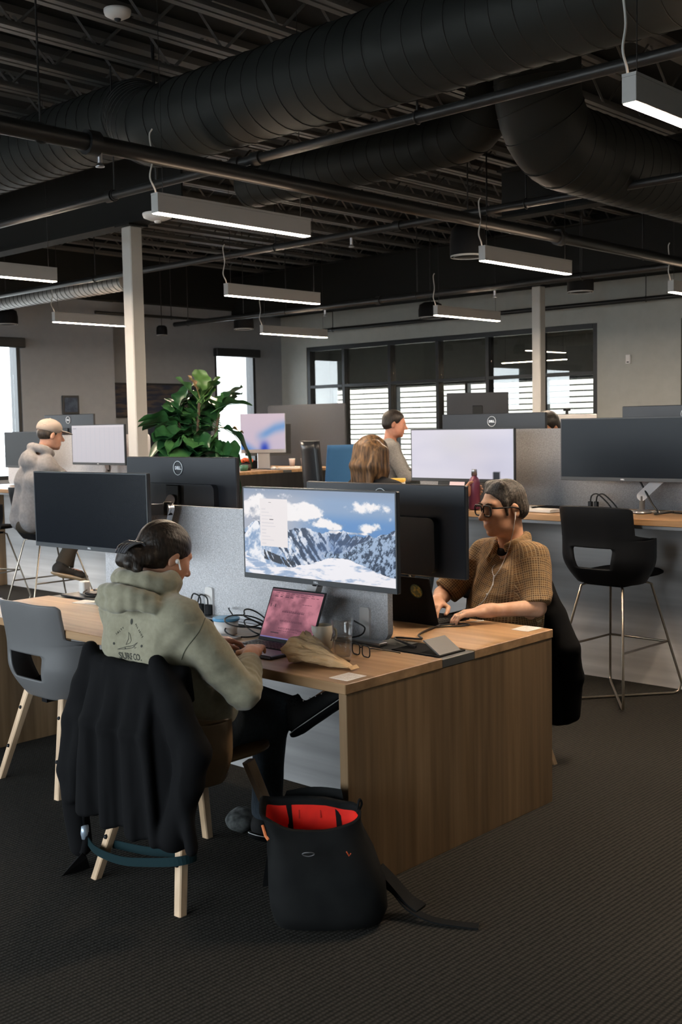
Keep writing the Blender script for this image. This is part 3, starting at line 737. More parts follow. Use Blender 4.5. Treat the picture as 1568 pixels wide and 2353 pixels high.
# ================================================================== monitors
def ring_logo(parent, c, r, facing):
    """ring badge with lettering on a monitor back; facing = +1/-1 along local x"""
    b = MB(); n = 32
    b.tube([(c[0]+facing*.0012, c[1]+r*math.cos(a), c[2]+r*math.sin(a)) for a in [2*math.pi*k/n for k in range(n)]], r*.075, 5, closed=True)
    lg = b.build('badge_ring', M_badge, parent)
    me = text_mesh('DELL', r*.62, .0006, bold=.0012)
    mesh_obj('badge_lettering', me, M_badge, parent, basis((0, facing, 0), (0, 0, 1), (facing, 0, 0), (c[0]+facing*.0012, c[1], c[2])))
M_badge = mat('silver_badge', (0.78, 0.80, 0.84), 0.35, 0.2)
M_plug = M_black
def picture_grid(name, w, h, nx, ny, img, strength, parent, x=0.0):
    """screen face: y axis = image right -> local -y when facing +x ... built so that it reads correctly from +x"""
    me = bpy.data.meshes.new(name)
    ys = np.linspace(-w/2, w/2, nx+1); zs = np.linspace(-h/2, h/2, ny+1)
    Y, Z = np.meshgrid(ys, zs, indexing='ij'); co = np.stack([np.full(Y.size, x), Y.ravel(), Z.ravel()], 1)
    i, j = np.meshgrid(np.arange(nx), np.arange(ny), indexing='ij'); a = (i*(ny+1)+j).ravel()
    f = np.stack([a, a+ny+1, a+ny+2, a+1], 1)
    me.vertices.add(len(co)); me.vertices.foreach_set('co', co.ravel())
    me.loops.add(f.size); me.loops.foreach_set('vertex_index', f.ravel().astype(np.int32))
    me.polygons.add(len(f)); me.polygons.foreach_set('loop_start', np.arange(0, f.size, 4, dtype=np.int32))
    me.update(calc_edges=True)
    ca = me.color_attributes.new('picture', 'FLOAT_COLOR', 'POINT')
    U_ = (Y/w+.5).ravel(); V_ = (Z/h+.5).ravel()
    rgb = img(U_, V_); ca.data.foreach_set('color', np.concatenate([rgb, np.ones((len(rgb), 1))], 1).ravel())
    o = bpy.data.objects.new(name, me); me.materials.append(screen_attr_mat(name+'_display', strength)); link(o, parent); return o
def srgb(a): a = np.asarray(a, float); return np.where(a <= .04045, a/12.92, ((a+.055)/1.055)**2.4)
def monitor(label, c, w, h, yaw, screen=None, img=None, res=(80, 40), back_badge=False, front_badge=True, tilt=0.0, plain=None, estr=1.0, group=None):
    """c = centre of the display; local +x is the viewing side"""
    t = thing('monitor', label, 'monitor', c, yaw, group); t.rotation_euler = (0, tilt, yaw)
    MB().box((-.022, -w/2, -h/2), (0, w/2, h/2), .004).build('housing', M_charcoal, t)
    MB().prism(rrect(w*.70, h*.60, .03, 4, 0, -h*.15), 0, .03, basis((0, 1, 0), (0, 0, 1), (-1, 0, 0), (-.022, 0, 0))).build('rear_bulge', M_charcoal, t)
    chin = .022; bz = .007
    ch = MB().box((0, -w/2+.001, -h/2+.001), (.003, w/2-.001, -h/2+chin), .001).build('bezel_chin', M_bezel, t)
    MB().box((0, -w/2+.001, h/2-bz), (.002, w/2-.001, h/2-.001)).box((0, -w/2+.001, -h/2+chin), (.002, -w/2+bz, h/2-bz)).box((0, w/2-bz, -h/2+chin), (.002, w/2-.001, h/2-bz)).build('bezel', M_bezel, t)
    sw, sh = w-2*bz, h-bz-chin; zc = (chin-bz)/2
    if img is not None:
        o = picture_grid('screen', sw, sh, res[0], res[1], img, estr, t, .0012); o.location.z = zc
    else:
        MB().box((0, -sw/2, -sh/2+zc), (.0012, sw/2, sh/2+zc)).build('screen', plain or M_screen_off, t)
    if front_badge:
        me = text_mesh('DELL', .011, .0003, bold=.0003); mesh_obj('brand_lettering', me, M_badge, ch, basis((0, 1, 0), (0, 0, 1), (1, 0, 0), (.0032, 0, -h/2+chin/2)))
    if back_badge: ring_logo(t, (-.023, 0, h/2-.055), .034, -1)
    MB().box((-.066, -.05, -.05), (-.052, .05, .05), .004).build('mount_plate', M_black, t)
    return t
def monitor_arm(label, plate, base, m=None, elbow=None):
    m = m or M_white_metal; t = thing('monitor_mount', label, 'monitor mount', base); b0 = Vector(base); P = Vector(plate)-b0
    e = Vector(elbow)-b0 if elbow else Vector((P.x*.5, P.y*.5+.12, .16))
    MB().lathe([(0, 0), (.055, 0), (.055, .008), (.03, .02), (.017, .022), (.017, .10), (0, .10)], n=20).build('base_clamp', M_alu, t)
    j = Vector((0, 0, .10))
    def link_(a, b, w, nm, mm):
        d = (b-a).normalized(); s_ = d.cross(Vector((0, 0, 1)));
        if s_.length < .05: s_ = d.cross(Vector((1, 0, 0)))
        s_.normalize(); n_ = s_.cross(d); Lh = (b-a).length
        poly = rrect(Lh+w, w, w*.45, 5, Lh/2, 0)
        MB().prism(poly, -.016, .016, basis(d, n_, s_, a)).build(nm, mm, t)
    link_(j, e, .055, 'lower_arm', m); link_(e, P, .05, 'upper_arm', m)
    MB().lathe([(0, -.03), (.022, -.03), (.022, .03), (0, .03)], c=e, n=16).build('elbow_joint', M_black, t)
    return t

def fbm(x, y, oct=5, seed=0, pers=.5):
    rng = np.random.RandomState(seed); tot = np.zeros_like(x); amp = 1.0; norm = 0
    for o in range(oct):
        T = rng.rand(64, 64); xi = np.floor(x).astype(int); yi = np.floor(y).astype(int); fx = x-xi; fy = y-yi
        fx = fx*fx*(3-2*fx); fy = fy*fy*(3-2*fy)
        g = lambda a, b: T[a % 64, b % 64]
        tot += amp*((g(xi, yi)*(1-fx)+g(xi+1, yi)*fx)*(1-fy)+(g(xi, yi+1)*(1-fx)+g(xi+1, yi+1)*fx)*fy)
        norm += amp; amp *= pers; x = x*2.03+7.3; y = y*2.03+3.1
    return tot/norm
def lerp3(a, b, t): return a*(1-t[:, None])+b*t[:, None]
def mix(c0, c1, t):
    c0 = np.asarray(c0, float); c1 = np.asarray(c1, float)
    c0 = np.broadcast_to(c0, (len(t), 3)); c1 = np.broadcast_to(c1, (len(t), 3)); return lerp3(c0, c1, np.clip(t, 0, 1))
def ss(a, b, x):
    t = np.clip((x-a)/(b-a), 0, 1); return t*t*(3-2*t)
def img_mountain(u, v):
    a = u*2.2
    # sky: pale haze upper left, blue band in the middle right
    sky = mix((.66, .68, .74), (.34, .53, .75), ss(.28, .62, u)*(.45+.55*ss(.80, .62, v)))
    sky = mix(sky, (.50, .56, .66), ss(.86, 1, v)*.8)
    cl = fbm(a*3.4+3, v*4.2+1, 7, 3, .58)
    B_ = lambda x, y, rx, ry, s: s*np.exp(-((u-x)/rx)**2-((v-y)/ry)**2)
    blob = np.maximum.reduce([B_(.83, .83, .20, .13, 1.25), B_(.43, .76, .12, .12, 1.25), B_(.36, .68, .09, .04, .9), B_(.62, .63, .20, .08, 1.1), B_(.86, .62, .14, .09, 1.15), B_(.05, .78, .16, .22, 1.0), B_(.52, .90, .15, .05, .75), B_(.97, .72, .06, .10, .9), B_(.72, .55, .22, .03, 1.0), B_(.30, .93, .12, .05, .6)])
    cm = ss(.60, .74, cl*.85+blob*.36+.10*ss(.55, .3, u)*ss(.7, .85, v))
    shade = fbm(a*6+9, v*9+4, 6, 8, .6)
    sky = mix(sky, mix((.60, .62, .68), (.95, .93, .93), ss(.30, .58, shade+.25*(cm-.5))), cm)
    # far and near ridges
    jag = fbm(u*26, u*0+.3, 6, 21, .6)-.5
    r1 = .535+.10*jag-.015*u+B_(.69, v, .022, 1, .055)+B_(.43, v, .09, 1, .035)+B_(.09, v, .05, 1, .085)+.07*ss(.88, 1, u)-B_(.25, v, .05, 1, .05)
    # slopes: streaks running down to the right left of the valley, to the left on its right
    dirn = np.where(u < .62, 1.0, -1.0); st = fbm(a*26+v*22*dirn, v*4.5-a*2*dirn, 6, 77, .62); rk = fbm(a*18, v*16, 6, 31, .65)
    snow = ss(.43, .54, st*.62+rk*.38-.015+.10*ss(.30, .06, u))
    mtn = mix(mix((.11, .16, .25), (.20, .28, .40), rk), mix((.62, .70, .82), (.93, .93, .95), ss(.4, .65, rk)), snow)
    mtn = mix(mtn, (.22, .36, .58), B_(.60, .36, .16, .18, .45)+ss(.55, .75, u)*.12)
    ridge2 = .30+.27*ss(.58, .98, u)+.10*(fbm(u*22+2, u*0+3, 6, 5, .6)-.5)
    m2 = (v < np.where(u > .56, ridge2, -1)); n2 = fbm(a*30-v*16, v*20+a*9, 6, 55, .68)
    mtn2 = mix((.12, .17, .24), (.72, .79, .88), ss(.41, .56, n2)); mtn2 = mix(mtn2, (.20, .34, .54), .22+0*u)
    out = np.where((v < r1)[:, None], mtn, sky); out = np.where((m2 & (v < r1))[:, None], mtn2, out)
    # smooth snow slope on the far left
    sl = .62-1.9*np.abs(u-.085)+.05*(fbm(u*14, u*0+5, 4, 13)-.5); left = (v < sl) & (u < .30)
    lc = mix((.52, .62, .76), (.93, .93, .95), ss(.36, .60, fbm(a*7-v*5, v*6+a*4, 6, 61, .6)))
    out = np.where(left[:, None], lc, out)
    # dark rock wedge and the snow field at the foot
    wd = (v < .30-.55*(u-.13)) & (v > .19-.42*(u-.13)) & (u > .14) & (u < .36); wk = fbm(a*40+v*24, v*9, 5, 4, .6)
    out = np.where((wd & (wk > .40))[:, None], mix((.09, .11, .16), (.18, .20, .26), rk), out)
    ft = .10+.15*np.exp(-((u-.66)/.20)**2)+.03*(fbm(u*34, u*0+8, 5, 12)-.5)+.10*ss(.25, .0, u)+.02*ss(.3, .4, u)-.02*ss(.8, 1, u)
    g = fbm(a*5+v*9, v*22-a*3, 6, 90, .55); fld = mix((.60, .68, .80), (.94, .93, .95), ss(.34, .56, g+.12*ss(.25, .6, u)))
    out = np.where((v < ft)[:, None], fld, out)
    # document window
    win = (u > .118) & (u < .312) & (v > .33) & (v < .885)
    out = np.where(win[:, None], np.array((.92, .89, .89)), out)
    ln = win & (u > .13) & (u < .135+.10*fbm(np.floor(v*75)*1.7, v*0, 1, 3)) & ((np.floor(v*75) % 3) == 0) & (v < .80)
    out = np.where(ln[:, None], np.array((.865, .84, .85)), out)
    tt = win & (np.abs(v-.645) < .005) & (u > .185) & (u < .212); out = np.where(tt[:, None], np.array((.40, .37, .40)), out)
    tt = win & (np.abs(v-.845) < .004) & (u > .18) & (u < .198); out = np.where(tt[:, None], np.array((.55, .5, .52)), out)
    return srgb(np.clip(out, 0, 1))
def img_sheet(u, v):
    base = mix((.80, .77, .80), (.84, .80, .82), v)
    col = (np.abs((u*11) % 1-.5) > .47); out = np.where(col[:, None], np.array((.76, .75, .79)), base)
    out = np.where((v > .955)[:, None], np.array((.86, .83, .85)), out)
    rw = (np.abs((v*24) % 1-.5) > .44); out = np.where((rw & (v < .955))[:, None], np.array((.795, .775, .80)), out)
    out = np.where(((v > .90) & (v < .925) & (u > .02) & (u < .09))[:, None], np.array((.6, .58, .64)), out)
    return srgb(out)
def img_white(u, v):
    out = mix((.82, .81, .88), (.88, .86, .91), ss(.2, .6, fbm(u*2, v*2, 2, 6)))
    out = mix(out, (.86, .84, .86), np.exp(-((u-.45)/.2)**2-((v-.75)/.3)**2)*.8)
    painted_refl = (u > .80) & (u < .88) & (v < .16); return srgb(np.where(painted_refl[:, None], np.array((.10, .12, .16)), out))  # the dark block paints a reflection into the display picture
M_soft_reflect = mat('satin_dark_display', (0.005, 0.007, 0.011), 0.24, spec=0.17)
monitor('lit monitor showing snowy mountains and clouds', (3.12, 3.045, 1.166), .83, .378, math.pi, img=img_mountain, res=(430, 200), estr=1.0)
monitor('dark switched off monitor above the left half of the foreground desk', (3.06, 4.48, 1.215), .88, .372, math.pi+.03, plain=M_soft_reflect)
monitor('monitor seen from behind with ring badge beside the leafy plant', (3.54, 4.37, 1.272), .85, .372, 0, back_badge=True)
monitor('monitor seen from behind directly in front of the bespectacled man', (3.55, 3.06, 1.169), .87, .372, 0, back_badge=True)
monitor('lit monitor with a blank white screen on the right bar counter', (5.86, 4.39, 1.39), .83, .345, math.pi, img=img_white, res=(60, 30), estr=.95, front_badge=False)
monitor('dark blue switched off monitor at the right edge on the bar counter', (5.88, 3.24, 1.428), .83, .37, math.pi, plain=M_soft_reflect)
monitor('monitor back with ring badge peeking above the white display', (6.40, 4.51, 1.475), .86, .37, 0, back_badge=True)
monitor('monitor back with ring badge peeking over the right edge display', (6.42, 3.10, 1.498), .86, .37, 0, back_badge=True)
monitor('lit monitor showing a pale spreadsheet before the capped man', (5.86, 8.40, 1.465), .80, .36, math.pi, img=img_sheet, res=(110, 48), estr=.9)
monitor('monitor back with ring badge behind the capped man head', (6.42, 9.66, 1.57), .86, .37, 0, back_badge=True)
monitor('dark monitor standing by the bright left window', (5.80, 9.55, 1.42), .62, .345, math.pi, plain=M_screen_off, front_badge=False)
monitor('dark reflective monitor between the column and the plant', (7.2, 8.95, 1.50), .70, .50, math.radians(226), plain=M_soft_reflect, front_badge=False)
monitor('black monitor back standing above the others before the partition', (9.3, 6.75, 1.72), .62, .36, math.radians(35), front_badge=False)
monitor_arm('white monitor arm behind the mountain wallpaper monitor', (3.19, 3.08, 1.13), (3.265, 3.24, 0.735), elbow=(3.255, 3.17, .98))
monitor_arm('silver monitor arm between the two left monitors', (3.13, 4.42, 1.2), (3.26, 4.3, 0.735), M_alu, elbow=(3.25, 4.12, 1.23))
monitor_arm('silver monitor arm behind the badge monitor beside the plant', (3.475, 4.37, 1.25), (3.44, 4.55, 0.735), M_alu, elbow=(3.44, 4.5, 1.05))
monitor_arm('white monitor arm behind the monitor of the bespectacled man', (3.485, 3.06, 1.15), (3.43, 3.2, 0.735), M_white_metal, elbow=(3.44, 3.25, .96))
monitor_arm('white slanted monitor arm under the right edge display', (5.945, 3.24, 1.38), (5.98, 3.17, 1.055), elbow=(6.02, 3.06, 1.27))
monitor_arm('white monitor arm behind the blank white display', (5.925, 4.39, 1.35), (6.0, 4.5, 1.055), elbow=(6.03, 4.45, 1.25))
monitor_arm('white monitor arm of the badge monitor above the white display', (6.335, 4.51, 1.45), (6.30, 4.6, 1.055), elbow=(6.28, 4.62, 1.3))
monitor_arm('white monitor arm of the badge monitor over the right edge display', (6.355, 3.10, 1.47), (6.31, 3.2, 1.055), elbow=(6.29, 3.22, 1.3))
monitor_arm('white monitor arm behind the spreadsheet monitor', (5.925, 8.40, 1.42), (6.0, 8.5, 1.055), elbow=(6.03, 8.5, 1.25))
monitor_arm('dark monitor arm of the badge monitor behind the capped man', (6.355, 9.66, 1.54), (6.31, 9.75, 1.055), M_black, elbow=(6.29, 9.8, 1.3))
monitor_arm('dark monitor arm of the monitor by the left window', (5.865, 9.55, 1.36), (6.0, 9.6, 1.055), M_black, elbow=(6.03, 9.6, 1.22))
# ================================================================== soft bodies: signed distance fields meshed with surface nets
class Sdf:
    def __init__(s, lo, hi, h):
        s.h = h; s.lo = np.array(lo, float); n = np.ceil((np.array(hi)-s.lo)/h).astype(int)+1
        s.ax = [np.float32(s.lo[i]+np.arange(n[i])*h) for i in range(3)]
        s.D = np.full(n, 1.0, np.float32)
    def _reg(s, lo, hi, m):
        sl = []
        for i in range(3):
            a = int(max(0, math.floor((lo[i]-m-s.lo[i])/s.h))); b = int(min(s.D.shape[i], math.ceil((hi[i]+m-s.lo[i])/s.h)+1))
            if b <= a: return None
            sl.append(slice(a, b))
        X = s.ax[0][sl[0]][:, None, None]; Y = s.ax[1][sl[1]][None, :, None]; Z = s.ax[2][sl[2]][None, None, :]
        return tuple(sl), X, Y, Z
    def _mix(s, sl, d, k, sub):
        D = s.D[sl]
        if sub:
            d = -d
            if k <= 0: s.D[sl] = np.maximum(D, d); return
            h = np.clip(.5-.5*(D-d)/k, 0, 1); s.D[sl] = D*(1-h)+d*h+k*h*(1-h)
        else:
            if k <= 0: s.D[sl] = np.minimum(D, d); return
            h = np.clip(.5+.5*(D-d)/k, 0, 1); s.D[sl] = D*(1-h)+d*h-k*h*(1-h)
    def cap(s, a, b, r1, r2=None, k=.02, sub=False):
        r2 = r1 if r2 is None else r2; a = np.array(a, float); b = np.array(b, float); R = max(r1, r2)
        q = s._reg(np.minimum(a, b)-R, np.maximum(a, b)+R, max(k, .015)+3*s.h)
        if q is None: return s
        sl, X, Y, Z = q; ba = (b-a).astype(np.float32); L2 = float(ba@ba)+1e-12
        px, py, pz = X-np.float32(a[0]), Y-np.float32(a[1]), Z-np.float32(a[2])
        t = np.clip((px*ba[0]+py*ba[1]+pz*ba[2])/np.float32(L2), 0, 1)
        d = np.sqrt((px-t*ba[0])**2+(py-t*ba[1])**2+(pz-t*ba[2])**2)-(np.float32(r1)+t*np.float32(r2-r1))
        s._mix(sl, d, k, sub); return s
    def ell(s, c, r, R=None, k=.02, sub=False):
        c = np.array(c, float); r = np.array(r, float); R = np.eye(3) if R is None else np.array(R, float)
        ext = np.sqrt(((R*r[None, :])**2).sum(1))
        q = s._reg(c-ext, c+ext, max(k, .015)+3*s.h)
        if q is None: return s
        sl, X, Y, Z = q; px, py, pz = X-np.float32(c[0]), Y-np.float32(c[1]), Z-np.float32(c[2])
        k0 = 0; k1 = 0
        for i in range(3):
            l = px*np.float32(R[0, i])+py*np.float32(R[1, i])+pz*np.float32(R[2, i])
            k0 = k0+(l/r[i])**2; k1 = k1+(l/r[i]**2)**2
        k0 = np.sqrt(k0); d = (k0*(k0-1)/np.maximum(np.sqrt(k1), 1e-6)).astype(np.float32)
        s._mix(sl, d, k, sub); return s
    def box(s, c, hf, R=None, rd=.01, k=.01, sub=False):
        c = np.array(c, float); hf = np.array(hf, float); R = np.eye(3) if R is None else np.array(R, float)
        ext = np.abs(R)@hf; q = s._reg(c-ext, c+ext, max(k, .015)+3*s.h)
        if q is None: return s
        sl, X, Y, Z = q; px, py, pz = X-np.float32(c[0]), Y-np.float32(c[1]), Z-np.float32(c[2])
        Q = [np.abs(px*np.float32(R[0, i])+py*np.float32(R[1, i])+pz*np.float32(R[2, i]))-np.float32(hf[i]-rd) for i in range(3)]
        d = np.sqrt(sum(np.maximum(x, 0)**2 for x in Q))+np.minimum(np.maximum(np.maximum(Q[0], Q[1]), Q[2]), 0)-np.float32(rd)
        s._mix(sl, d, k, sub); return s
    def displace(s, fn, band=.035):
        I = np.nonzero(np.abs(s.D) < band)
        x, y, z = s.ax[0][I[0]], s.ax[1][I[1]], s.ax[2][I[2]]
        s.D[I] += fn(x, y, z).astype(np.float32); return s
    def mesh(s, name, m):
        D = s.D; h = s.h; n = D.shape; S = D < 0
        c = S[:-1, :-1, :-1].astype(np.int8)
        for dx, dy, dz in ((1,0,0),(0,1,0),(0,0,1),(1,1,0),(1,0,1),(0,1,1),(1,1,1)):
            c = c+S[dx:n[0]-1+dx, dy:n[1]-1+dy, dz:n[2]-1+dz]
        I = np.argwhere((c > 0) & (c < 8)); idx = np.full(c.shape, -1, np.int32); idx[I[:, 0], I[:, 1], I[:, 2]] = np.arange(len(I))
        co = [(0,0,0),(1,0,0),(0,1,0),(1,1,0),(0,0,1),(1,0,1),(0,1,1),(1,1,1)]
        val = np.stack([D[I[:, 0]+a, I[:, 1]+b, I[:, 2]+d] for a, b, d in co], 1)
        acc = np.zeros((len(I), 3)); cnt = np.zeros(len(I))
        for a, b in ((0,1),(2,3),(4,5),(6,7),(0,2),(1,3),(4,6),(5,7),(0,4),(1,5),(2,6),(3,7)):
            va, vb = val[:, a], val[:, b]; ok = (va < 0) != (vb < 0); t = np.where(ok, va/np.where(ok, va-vb, 1), 0)[:, None]
            P = np.array(co[a])+(np.array(co[b])-np.array(co[a]))*t; acc += np.where(ok[:, None], P, 0); cnt += ok
        V = s.lo+(I+acc/cnt[:, None])*h
        Fs = []
        for ax in range(3):
            o1, o2 = (ax+1) % 3, (ax+2) % 3
            sl0 = [slice(None)]*3; sl1 = [slice(None)]*3; sl0[ax] = slice(0, n[ax]-1); sl1[ax] = slice(1, n[ax])
            A, B = S[tuple(sl0)], S[tuple(sl1)]; E = np.argwhere(A != B)
            E = E[(E[:, o1] > 0) & (E[:, o2] > 0) & (E[:, o1] < n[o1]-1) & (E[:, o2] < n[o2]-1)]
            fl = A[E[:, 0], E[:, 1], E[:, 2]]
            def at(d1, d2):
                q = E.copy(); q[:, o1] -= d1; q[:, o2] -= d2; return idx[q[:, 0], q[:, 1], q[:, 2]]
            q = np.stack([at(1, 1), at(0, 1), at(0, 0), at(1, 0)], 1); q[~fl] = q[~fl][:, ::-1]; Fs.append(q)
        F = np.concatenate(Fs).astype(np.int32); F = F[(F >= 0).all(1)]
        me = bpy.data.meshes.new(name); me.vertices.add(len(V)); me.vertices.foreach_set('co', V.astype(np.float32).ravel())
        me.loops.add(F.size); me.loops.foreach_set('vertex_index', F.ravel())
        me.polygons.add(len(F)); me.polygons.foreach_set('loop_start', np.arange(0, F.size, 4, dtype=np.int32))
        me.polygons.foreach_set('use_smooth', np.ones(len(F), bool)); me.update(calc_edges=True)
        if m is not None: me.materials.append(m)
        return me
_N3 = np.random.RandomState(5).rand(32, 32, 32).astype(np.float32)
def noise3(x, y, z):
    xi, yi, zi = np.floor(x).astype(int), np.floor(y).astype(int), np.floor(z).astype(int); fx, fy, fz = x-xi, y-yi, z-zi
    fx, fy, fz = [f*f*(3-2*f) for f in (fx, fy, fz)]; g = lambda a, b, c: _N3[a % 32, b % 32, c % 32]
    l = lambda a, b, t: a+(b-a)*t
    return l(l(l(g(xi,yi,zi), g(xi+1,yi,zi), fx), l(g(xi,yi+1,zi), g(xi+1,yi+1,zi), fx), fy), l(l(g(xi,yi,zi+1), g(xi+1,yi,zi+1), fx), l(g(xi,yi+1,zi+1), g(xi+1,yi+1,zi+1), fx), fy), fz)-.5
def folds(amp, s1=9.0, s2=22.0, zs=1.0):
    """soft cloth wrinkles: ridged noise"""
    def f(x, y, z):
        a = noise3(x*s1+3, y*s1, z*s1*zs+1); b = noise3(x*s2, y*s2+5, z*s2*zs)
        return amp*(2*np.abs(a)*1.6-.4)+amp*.45*b
    return f

def unit(v): v = np.array(v, float); return v/np.linalg.norm(v)
def frame(fwd, pitch=0.0, roll=0.0):
    """columns forward, left, up; pitch > 0 looks down"""
    f = unit([fwd[0], fwd[1], 0]); l = np.array([-f[1], f[0], 0]); u = np.array([0, 0, 1.])
    f2 = f*math.cos(pitch)-u*math.sin(pitch); u2 = u*math.cos(pitch)+f*math.sin(pitch)
    l3 = l*math.cos(roll)+u2*math.sin(roll); u3 = u2*math.cos(roll)-l*math.sin(roll)
    return np.stack([f2, l3, u3], 1)

def head_sdf(S, c, R, s=1.0, male=True):
    c = np.array(c, float); P = lambda x, y, z: c+R@(np.array([x, y, z])*s); A = lambda *r: np.array(r)*s
    S.ell(P(-.014, 0, .032), A(.098, .077, .086), R, .02*s)
    S.ell(P(.030, 0, -.030), A(.060, .062, .082), R, .03*s)
    S.ell(P(.036, 0, -.078), A(.044, .050, .034), R, .025*s)
    S.ell(P(.066, 0, -.100), A(.020, .024, .016), R, .015*s)
    S.ell(P(.072, 0, .026), A(.020, .050, .014), R, .018*s)
    for y in (-1, 1):
        S.ell(P(.060, y*.040, -.022), A(.024, .022, .024), R, .02*s)
        S.ell(P(.015, y*.046, -.062), A(.046, .018, .036), R, .03*s)
        S.ell(P(.100, y*.031, .003), A(.014, .017, .011), R, .012*s, True)
        S.ell(P(.0735, y*.031, .001), A(.0125, .015, .0115), R, .003*s)
    S.cap(P(.086, 0, .014), P(.108, 0, -.026), .009*s, .0125*s, .010*s)
    S.ell(P(.112, 0, -.031), A(.014, .0135, .012), R, .008*s)
    for y in (-1, 1): S.ell(P(.097, y*.014, -.037), A(.011, .008, .008), R, .006*s)
    S.cap(P(.084, -.019, -.0625), P(.084, .019, -.0625), .0065*s, None, .009*s); S.cap(P(.089, -.008, -.0615), P(.089, .008, -.0615), .0055*s, None, .007*s)
    S.cap(P(.083, -.015, -.073), P(.083, .015, -.073), .0075*s, None, .009*s)
    S.cap(P(.0955, -.022, -.0675), P(.0955, .022, -.0675), .0022*s, None, .003*s, True)
    for y in (-1, 1):
        Re = R@np.array([[math.cos(.25), 0, math.sin(.25)], [0, 1, 0], [-math.sin(.25), 0, math.cos(.25)]])
        S.ell(P(-.010, y*.079, -.008), A(.019, .008, .032), Re, .006*s); S.ell(P(-.004, y*.088, -.006), A(.010, .006, .019), Re, .005*s, True)
def hand_sdf(S, w, d, nrm, thumb, curl=(.35, .45, .3), spread=.10, s=1.0, tcurl=.5):
    """w wrist, d finger direction, nrm palm-side normal, thumb side direction"""
    w = np.array(w, float); d = unit(d); nrm = unit(np.array(nrm)-d*np.dot(nrm, d)); t = unit(np.array(thumb)-d*np.dot(thumb, d)-nrm*np.dot(thumb, nrm))
    R = np.stack([d, t, nrm], 1)
    S.box(w+d*.050*s, (.046*s, .038*s, .013*s), R, .012*s, .012)
    S.cap(w-d*.03*s, w+d*.02*s, .026*s, .024*s, .02)
    for i, (o, L_) in enumerate(((.029, .072), (.010, .082), (-.010, .076), (-.028, .060))):
        b = w+d*.090*s+t*o*s; dd = unit(d+t*o*spread*12); a = 0.0; p = b; rr = .0088*s
        for j, fr in enumerate((.45, .31, .24)):
            a += curl[j]; e = p+(dd*math.cos(a)+nrm*math.sin(a))*L_*fr*s
            S.cap(p, e, rr, rr*.92, .004); p = e; rr *= .92
    b = w+d*.022*s+t*.030*s; e1 = b+(d*.55+t*.75+nrm*.25)*.040*s; e2 = e1+unit(d*.9+t*.25*(1-tcurl)+nrm*tcurl*.5)*.032*s; e3 = e2+unit(d+nrm*tcurl*.6-t*.2)*.024*s
    S.cap(b, e1, .0135*s, .0105*s, .010); S.cap(e1, e2, .0105*s, .0095*s, .004); S.cap(e2, e3, .0095*s, .008*s, .003)

